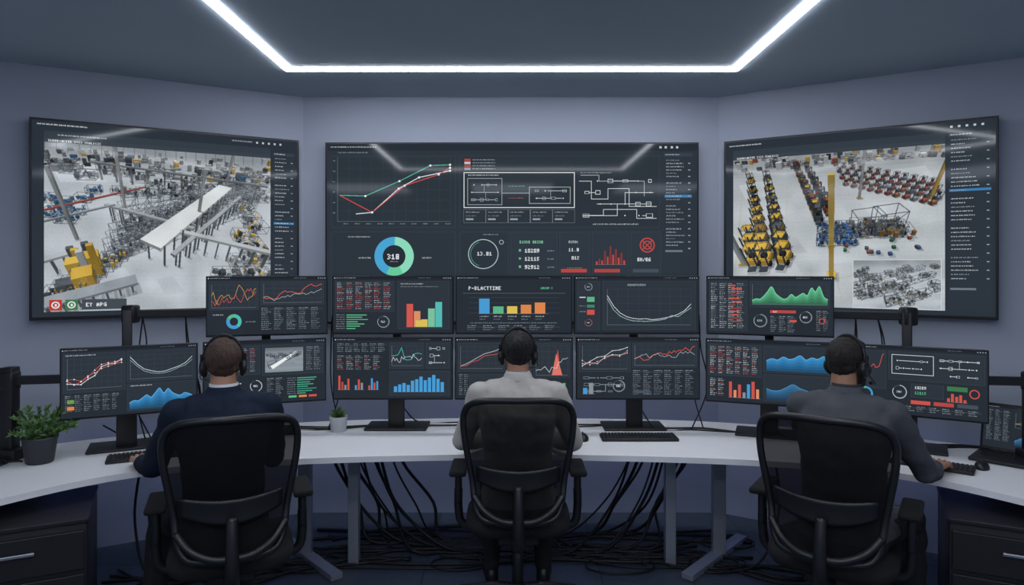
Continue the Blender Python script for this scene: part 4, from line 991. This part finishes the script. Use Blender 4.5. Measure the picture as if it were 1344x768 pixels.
# ------------------------------------------------------------------ people
def person(x, y, rz, jacket, pants, skin, hairc, arms, knees, lean=0.10, head_yaw=0, head_pitch=0, beard=False, mic=1, shirt=0xd8dade, twist=0.0, wide=1.0):
    e = empty('office_worker', (x, y, 0), rz)
    Mj = mat('jacket_cloth', jacket, 0.85, bump=0.25, bscale=250, var=0.10, vscale=14, spec=0.2); Mp = mat('trouser_cloth', pants, 0.9, bump=0.2, bscale=250, var=0.1)
    Ms = mat('skin', skin, 0.5, bump=0.05, bscale=150, var=0.06, vscale=20); Mh = mat('hair', hairc, 0.6, bump=0.9, bscale=70, var=0.35, vscale=40, stretch=(4, 4, 0.8))
    Msh = mat('shirt_cloth', shirt, 0.8); Mshoe = mat('shoe_leather', 0x111214, 0.4)
    inv = Matrix.Rotation(-rz, 4, 'Z')
    def L(p): return inv @ (Vector(p)-Vector((x, y, 0)))
    def yc(z): return -0.085+lean*(z-0.55)
    k = wide
    T = [(0, yc(.52), .50, .15, .11), (0, yc(.55), .54, .178*k, .135), (0, yc(.62), .62, .182*k, .138), (0, yc(.72), .72, .168*k, .125), (0, yc(.82), .82, .168*k, .122), (0, yc(.92), .92, .182*k, .128), (0, yc(1.0), 1.0, .194*k, .130), (0, yc(1.07), 1.07, .198*k, .120), (0, yc(1.12), 1.12, .178*k, .100), (0, yc(1.15), 1.15, .13*k, .082), (0, yc(1.175), 1.175, .082, .068), (0, yc(1.20), 1.20, .058, .058)]
    P = [loft(T, 32, 2.3)]; bones = []
    ys = yc(1.10)
    P.append(capsule((-0.12, ys, 1.11), (0.12, ys, 1.11), 0.068, 0.068))
    for s, key in ((-1, 'L'), (1, 'R')):
        sh = Vector((s*0.188*k, ys+0.005, 1.10)); el = L(arms[key][0]); wr = L(arms[key][1])
        mid = (sh+el)/2
        P.append(capsule(sh, mid, 0.066, 0.060)); P.append(capsule(mid, el, 0.060, 0.050)); P.append(capsule(el, (el+wr)/2, 0.051, 0.048))
        P.append(capsule((el+wr)/2, wr-(wr-el).normalized()*0.02, 0.048, 0.037))
        hp = Vector((s*0.095, yc(.56)+0.01, 0.595)); kn = Vector(knees[key][0]); an = Vector(knees[key][1])
        P.append(capsule(hp, kn, 0.088, 0.064)); bones.append((hp, kn, 0.088, 1))
        cf = kn.lerp(an, 0.35)
        P.append(capsule(kn, cf, 0.064, 0.060)); P.append(capsule(cf, an, 0.060, 0.045)); bones.append((kn, an, 0.06, 1))
        fd = Vector((s*0.15, 1, 0)).normalized()
        v, f = merge([capsule(an+Vector((0, 0, -0.02)), an+Vector((0, -0.02, 0.055-an.z)), 0.036, 0.036), capsule((an.x, an.y-0.02, 0.040), Vector((an.x, an.y, 0.040))+fd*0.10, 0.038, 0.040), capsule(Vector((an.x, an.y, 0.036))+fd*0.08, Vector((an.x, an.y, 0.030))+fd*0.17, 0.042, 0.030)])
        for q in v:
            if q.z < 0.0: q.z = 0.0
        fuse('shoe', [(v, f)], 0.008, [Mshoe], e, 2)
        # hand
        fdir = L(arms[key][2])-wr; fdir.z = 0; fdir.normalize(); upv = Vector((0, 0, 1)); th = fdir.cross(upv)*(-1 if s == 1 else 1)  # towards the thumb
        def hp_(a, b, c): return wr+fdir*a+th*b+upv*c
        z0 = DZ+0.030-wr.z
        H = [capsule(wr-(wr-el).normalized()*0.06, hp_(0.01, 0, 0), 0.027, 0.026, 12)]
        fl = [(0.030, .090, .085), (0.010, .094, .094), (-0.011, .090, .087), (-0.031, .082, .068)]
        for off, mc, ln in fl:
            kz = (z0+0.018)
            H.append(capsule(hp_(0.01, off*0.45, 0), hp_(mc, off, kz), 0.017, 0.0125, 10))
            a1 = hp_(mc+ln*.42, off*1.12, kz+0.006); a2 = hp_(mc+ln*.75, off*1.18, kz-0.008); a3 = hp_(mc+ln*.98, off*1.2, kz-0.024)
            H.append(capsule(hp_(mc, off, kz), a1, 0.0105, 0.0092, 10)); H.append(capsule(a1, a2, 0.0092, 0.0084, 10)); H.append(capsule(a2, a3, 0.0084, 0.0072, 10))
        t0 = hp_(0.025, 0.022, 0); t1 = hp_(0.058, 0.050, z0*0.6); t2 = hp_(0.088, 0.058, z0*0.9+0.002); t3 = hp_(0.112, 0.056, z0-0.004)
        H += [capsule(t0, t1, 0.016, 0.0125, 10), capsule(t1, t2, 0.0115, 0.010, 10), capsule(t2, t3, 0.010, 0.008, 10)]
        H.append(capsule(hp_(0.03, 0, 0.0), hp_(0.075, 0, z0+0.010), 0.021, 0.018, 10))
        fuse('hand_'+key.lower(), H, 0.0036, [Ms], e, 2)
        # shirt cuff
        d_ = (wr-el).normalized(); v, f = tube_geo([wr-d_*0.03, wr+d_*0.018, wr+d_*0.018, wr-d_*0.03], [0.034, 0.033, 0.029, 0.029], 20); mobj('cuff_'+key.lower(), v, f, Msh, e, True)
    def assign(c):
        if c.z > 0.64: return 0
        if c.y > yc(.6)+0.11 or c.z < 0.585: return 1 if c.z < 0.72 else 0
        return 0
    fuse('body', P, 0.0085, [Mj, Mp], e, 5, 0.0075, assign, (8, 8, 15))
    # collars
    ycn = yc(1.2)
    v, f = loft([(0, ycn, 1.155, .088, .080), (0, ycn+.002, 1.183, .075, .071), (0, ycn+.004, 1.205, .067, .067), (0, ycn+.004, 1.207, .060, .060), (0, ycn, 1.16, .06, .06)], 32, 2.1); mobj('jacket_collar', v, f, Mj, e, True)
    v, f = loft([(0, ycn+.004, 1.19, .0615, .0615), (0, ycn+.006, 1.217, .0615, .0625), (0, ycn+.006, 1.219, .056, .056), (0, ycn, 1.19, .054, .054)], 32, 2.1); mobj('shirt_collar', v, f, Msh, e, True)
    # head
    hd = bpy.data.objects.new('head_pivot', None); hd.empty_display_size = 0.05; COL.objects.link(hd); hd.parent = e
    hd.location = (0, yc(1.28)+0.03, 1.294); hd.rotation_euler = (math.radians(head_pitch), 0, math.radians(head_yaw))
    E = ellipsoid
    fuse('head', [E((0, -.012, .028), (.074, .094, .086)), E((0, .028, -.040), (.060, .062, .078)), E((0, .062, -.092), (.026, .022, .022)), capsule((0, .085, .006), (0, .103, -.026), .008, .013, 12), E((-.012, .097, -.030), (.009, .010, .008)), E((.012, .097, -.030), (.009, .010, .008)),
        capsule((-.036, .076, .020), (.036, .076, .020), .012, .012, 12), capsule((-.018, .083, -.058), (.018, .083, -.058), .0075, .0075, 10), capsule((-.016, .082, -.068), (.016, .082, -.068), .008, .008, 10),
        E((-.050, .040, -.02), (.020, .03, .022)), E((.050, .040, -.02), (.020, .03, .022)),
        capsule((0, -.022, -.04), (0, -.030, -.135), .055, .056)]
        + [E((s*.077, -.006, -.012), (.009, .018, .030)) for s in (-1, 1)], 0.0042, [Ms], hd, 3)
    for s in (-1, 1):
        v, f = E((s*.030, .0755, .000), (.0125, .0125, .0110)); mobj('eye', v, f, mat('eye_white', 0xe8e6e2, 0.2), hd, True)
        v, f = E((s*.030, .086, .000), (.0055, .003, .0055)); mobj('iris', v, f, mat('eye_iris', 0x2a2018, 0.2), hd, True)
    fuse('hair', [E((0, -.020, .040), (.0800, .0965, .086)), E((0, -.046, -.004), (.066, .054, .044)), E((0, -.060, -.022), (.046, .028, .028)), E((0, .03, .085), (.055, .055, .036))], 0.004, [Mh], hd, 3, 0.0042, None, (70, 70, 22))
    if beard: fuse('beard', [E((0, .024, -.072), (.0635, .0665, .046)), E((-.052, .02, -.045), (.018, .03, .04)), E((.052, .02, -.045), (.018, .03, .04))], 0.005, [Mh], hd, 2, 0.002, None, (60, 60, 40))
    # headset
    arc = [(0.088*math.cos(t), -0.012, 0.005+0.132*math.sin(t)) for t in [math.radians(a) for a in range(0, 181, 9)]]
    tube('headband', arc, 0.0065, M_chair, hd, 8)
    tube('headband_pad', [(p[0]*0.965, -0.012, 0.005+(p[2]-0.005)*0.975) for p in arc[4:-4]], 0.009, M_fabric, hd, 8)
    for s in (-1, 1):
        cyl('ear_cup', (s*0.081, -0.008, -0.012), (s*0.100, -0.008, -0.012), 0.037, M_chair, hd, 0.031, 28, 0.008)
        ring = [(s*0.079, -0.008+0.027*math.cos(t), -0.012+0.031*math.sin(t)) for t in [2*math.pi*i/20 for i in range(20)]]
        tube('ear_cushion', ring, 0.010, M_fabric, hd, 8, True)
        box('yoke', (s*0.093, -0.010, 0.028), (0.008, 0.020, 0.05), M_chair, hd, 0.003)
    tube('mic_boom', catmull([(mic*0.096, 0.0, -0.03), (mic*0.098, .045, -.065), (mic*0.075, .095, -.080), (mic*0.045, .115, -.078)], 5), 0.0028, M_chair, hd, 8)
    v, f = E((mic*0.042, .117, -.078), (.010, .008, .008)); mobj('mic_capsule', v, f, M_fabric, hd, True)
    return e

# centre worker
cx, cy = 0.03, 3.47
chair(cx, cy, 0)
person(cx, cy, 0, 0xc2beb7, 0x15161a, 0xb4866c, 0x131214,
       {'L': ((cx-.285, cy+.06, .84), (cx-.17, cy+.30, .785), (cx-.13, cy+.50, .78)), 'R': ((cx+.285, cy+.06, .84), (cx+.17, cy+.30, .785), (cx+.13, cy+.50, .78))},
       {'L': ((-.15, .36, .565), (-.14, .30, .11)), 'R': ((.15, .36, .565), (.14, .30, .11))}, 0.08, 0, 0, False, 1, 0xc8c8cc)
# left worker
lx, ly, lr = -1.29, 3.07, math.radians(24)
chair(lx+0.04, ly-0.01, lr-0.03)
person(lx, ly, lr, 0x1e2738, 0x14161b, 0xb88c72, 0x4a362b,
       {'L': ((-1.62, 3.10, .835), (-1.80, 3.33, .790), (-1.90, 3.49, .78)), 'R': ((-1.13, 3.26, .84), (-1.33, 3.50, .787), (-1.45, 3.62, .78))},
       {'L': ((-.26, .33, .565), (-.30, .24, .11)), 'R': ((.12, .38, .565), (.10, .32, .11))}, 0.14, -4, 0, False, -1, 0xd8dade)
# right worker
rx, ry, rr = 1.48, 3.05, math.radians(-36)
chair(rx-0.06, ry-0.02, rr+0.04)
person(rx, ry, rr, 0x505258, 0x14161b, 0xa87c62, 0x1e1814,
       {'L': ((1.44, 3.28, .84), (1.66, 3.44, .787), (1.79, 3.55, .78)), 'R': ((1.83, 3.03, .83), (2.005, 3.25, .787), (2.14, 3.39, .78))},
       {'L': ((-.12, .38, .565), (-.10, .34, .11)), 'R': ((.22, .35, .565), (.24, .28, .11))}, 0.18, -22, -4, True, 1, 0x303238)

# ------------------------------------------------------------------ light
wd = bpy.data.worlds.new('world'); sc.world = wd; wd.use_nodes = True
wd.node_tree.nodes['Background'].inputs[0].default_value = (0.02, 0.025, 0.035, 1)
# ------------------------------------------------------------------ camera
cam = bpy.data.cameras.new('camera'); co = bpy.data.objects.new('camera', cam); COL.objects.link(co)
co.location = (0, 0, 1.74); co.rotation_euler = (math.radians(90), 0, 0)
cam.sensor_width = 36; cam.clip_start = 0.05
cam.lens = 24.107; cam.shift_x = 0.0; cam.shift_y = -0.0253
sc.camera = co
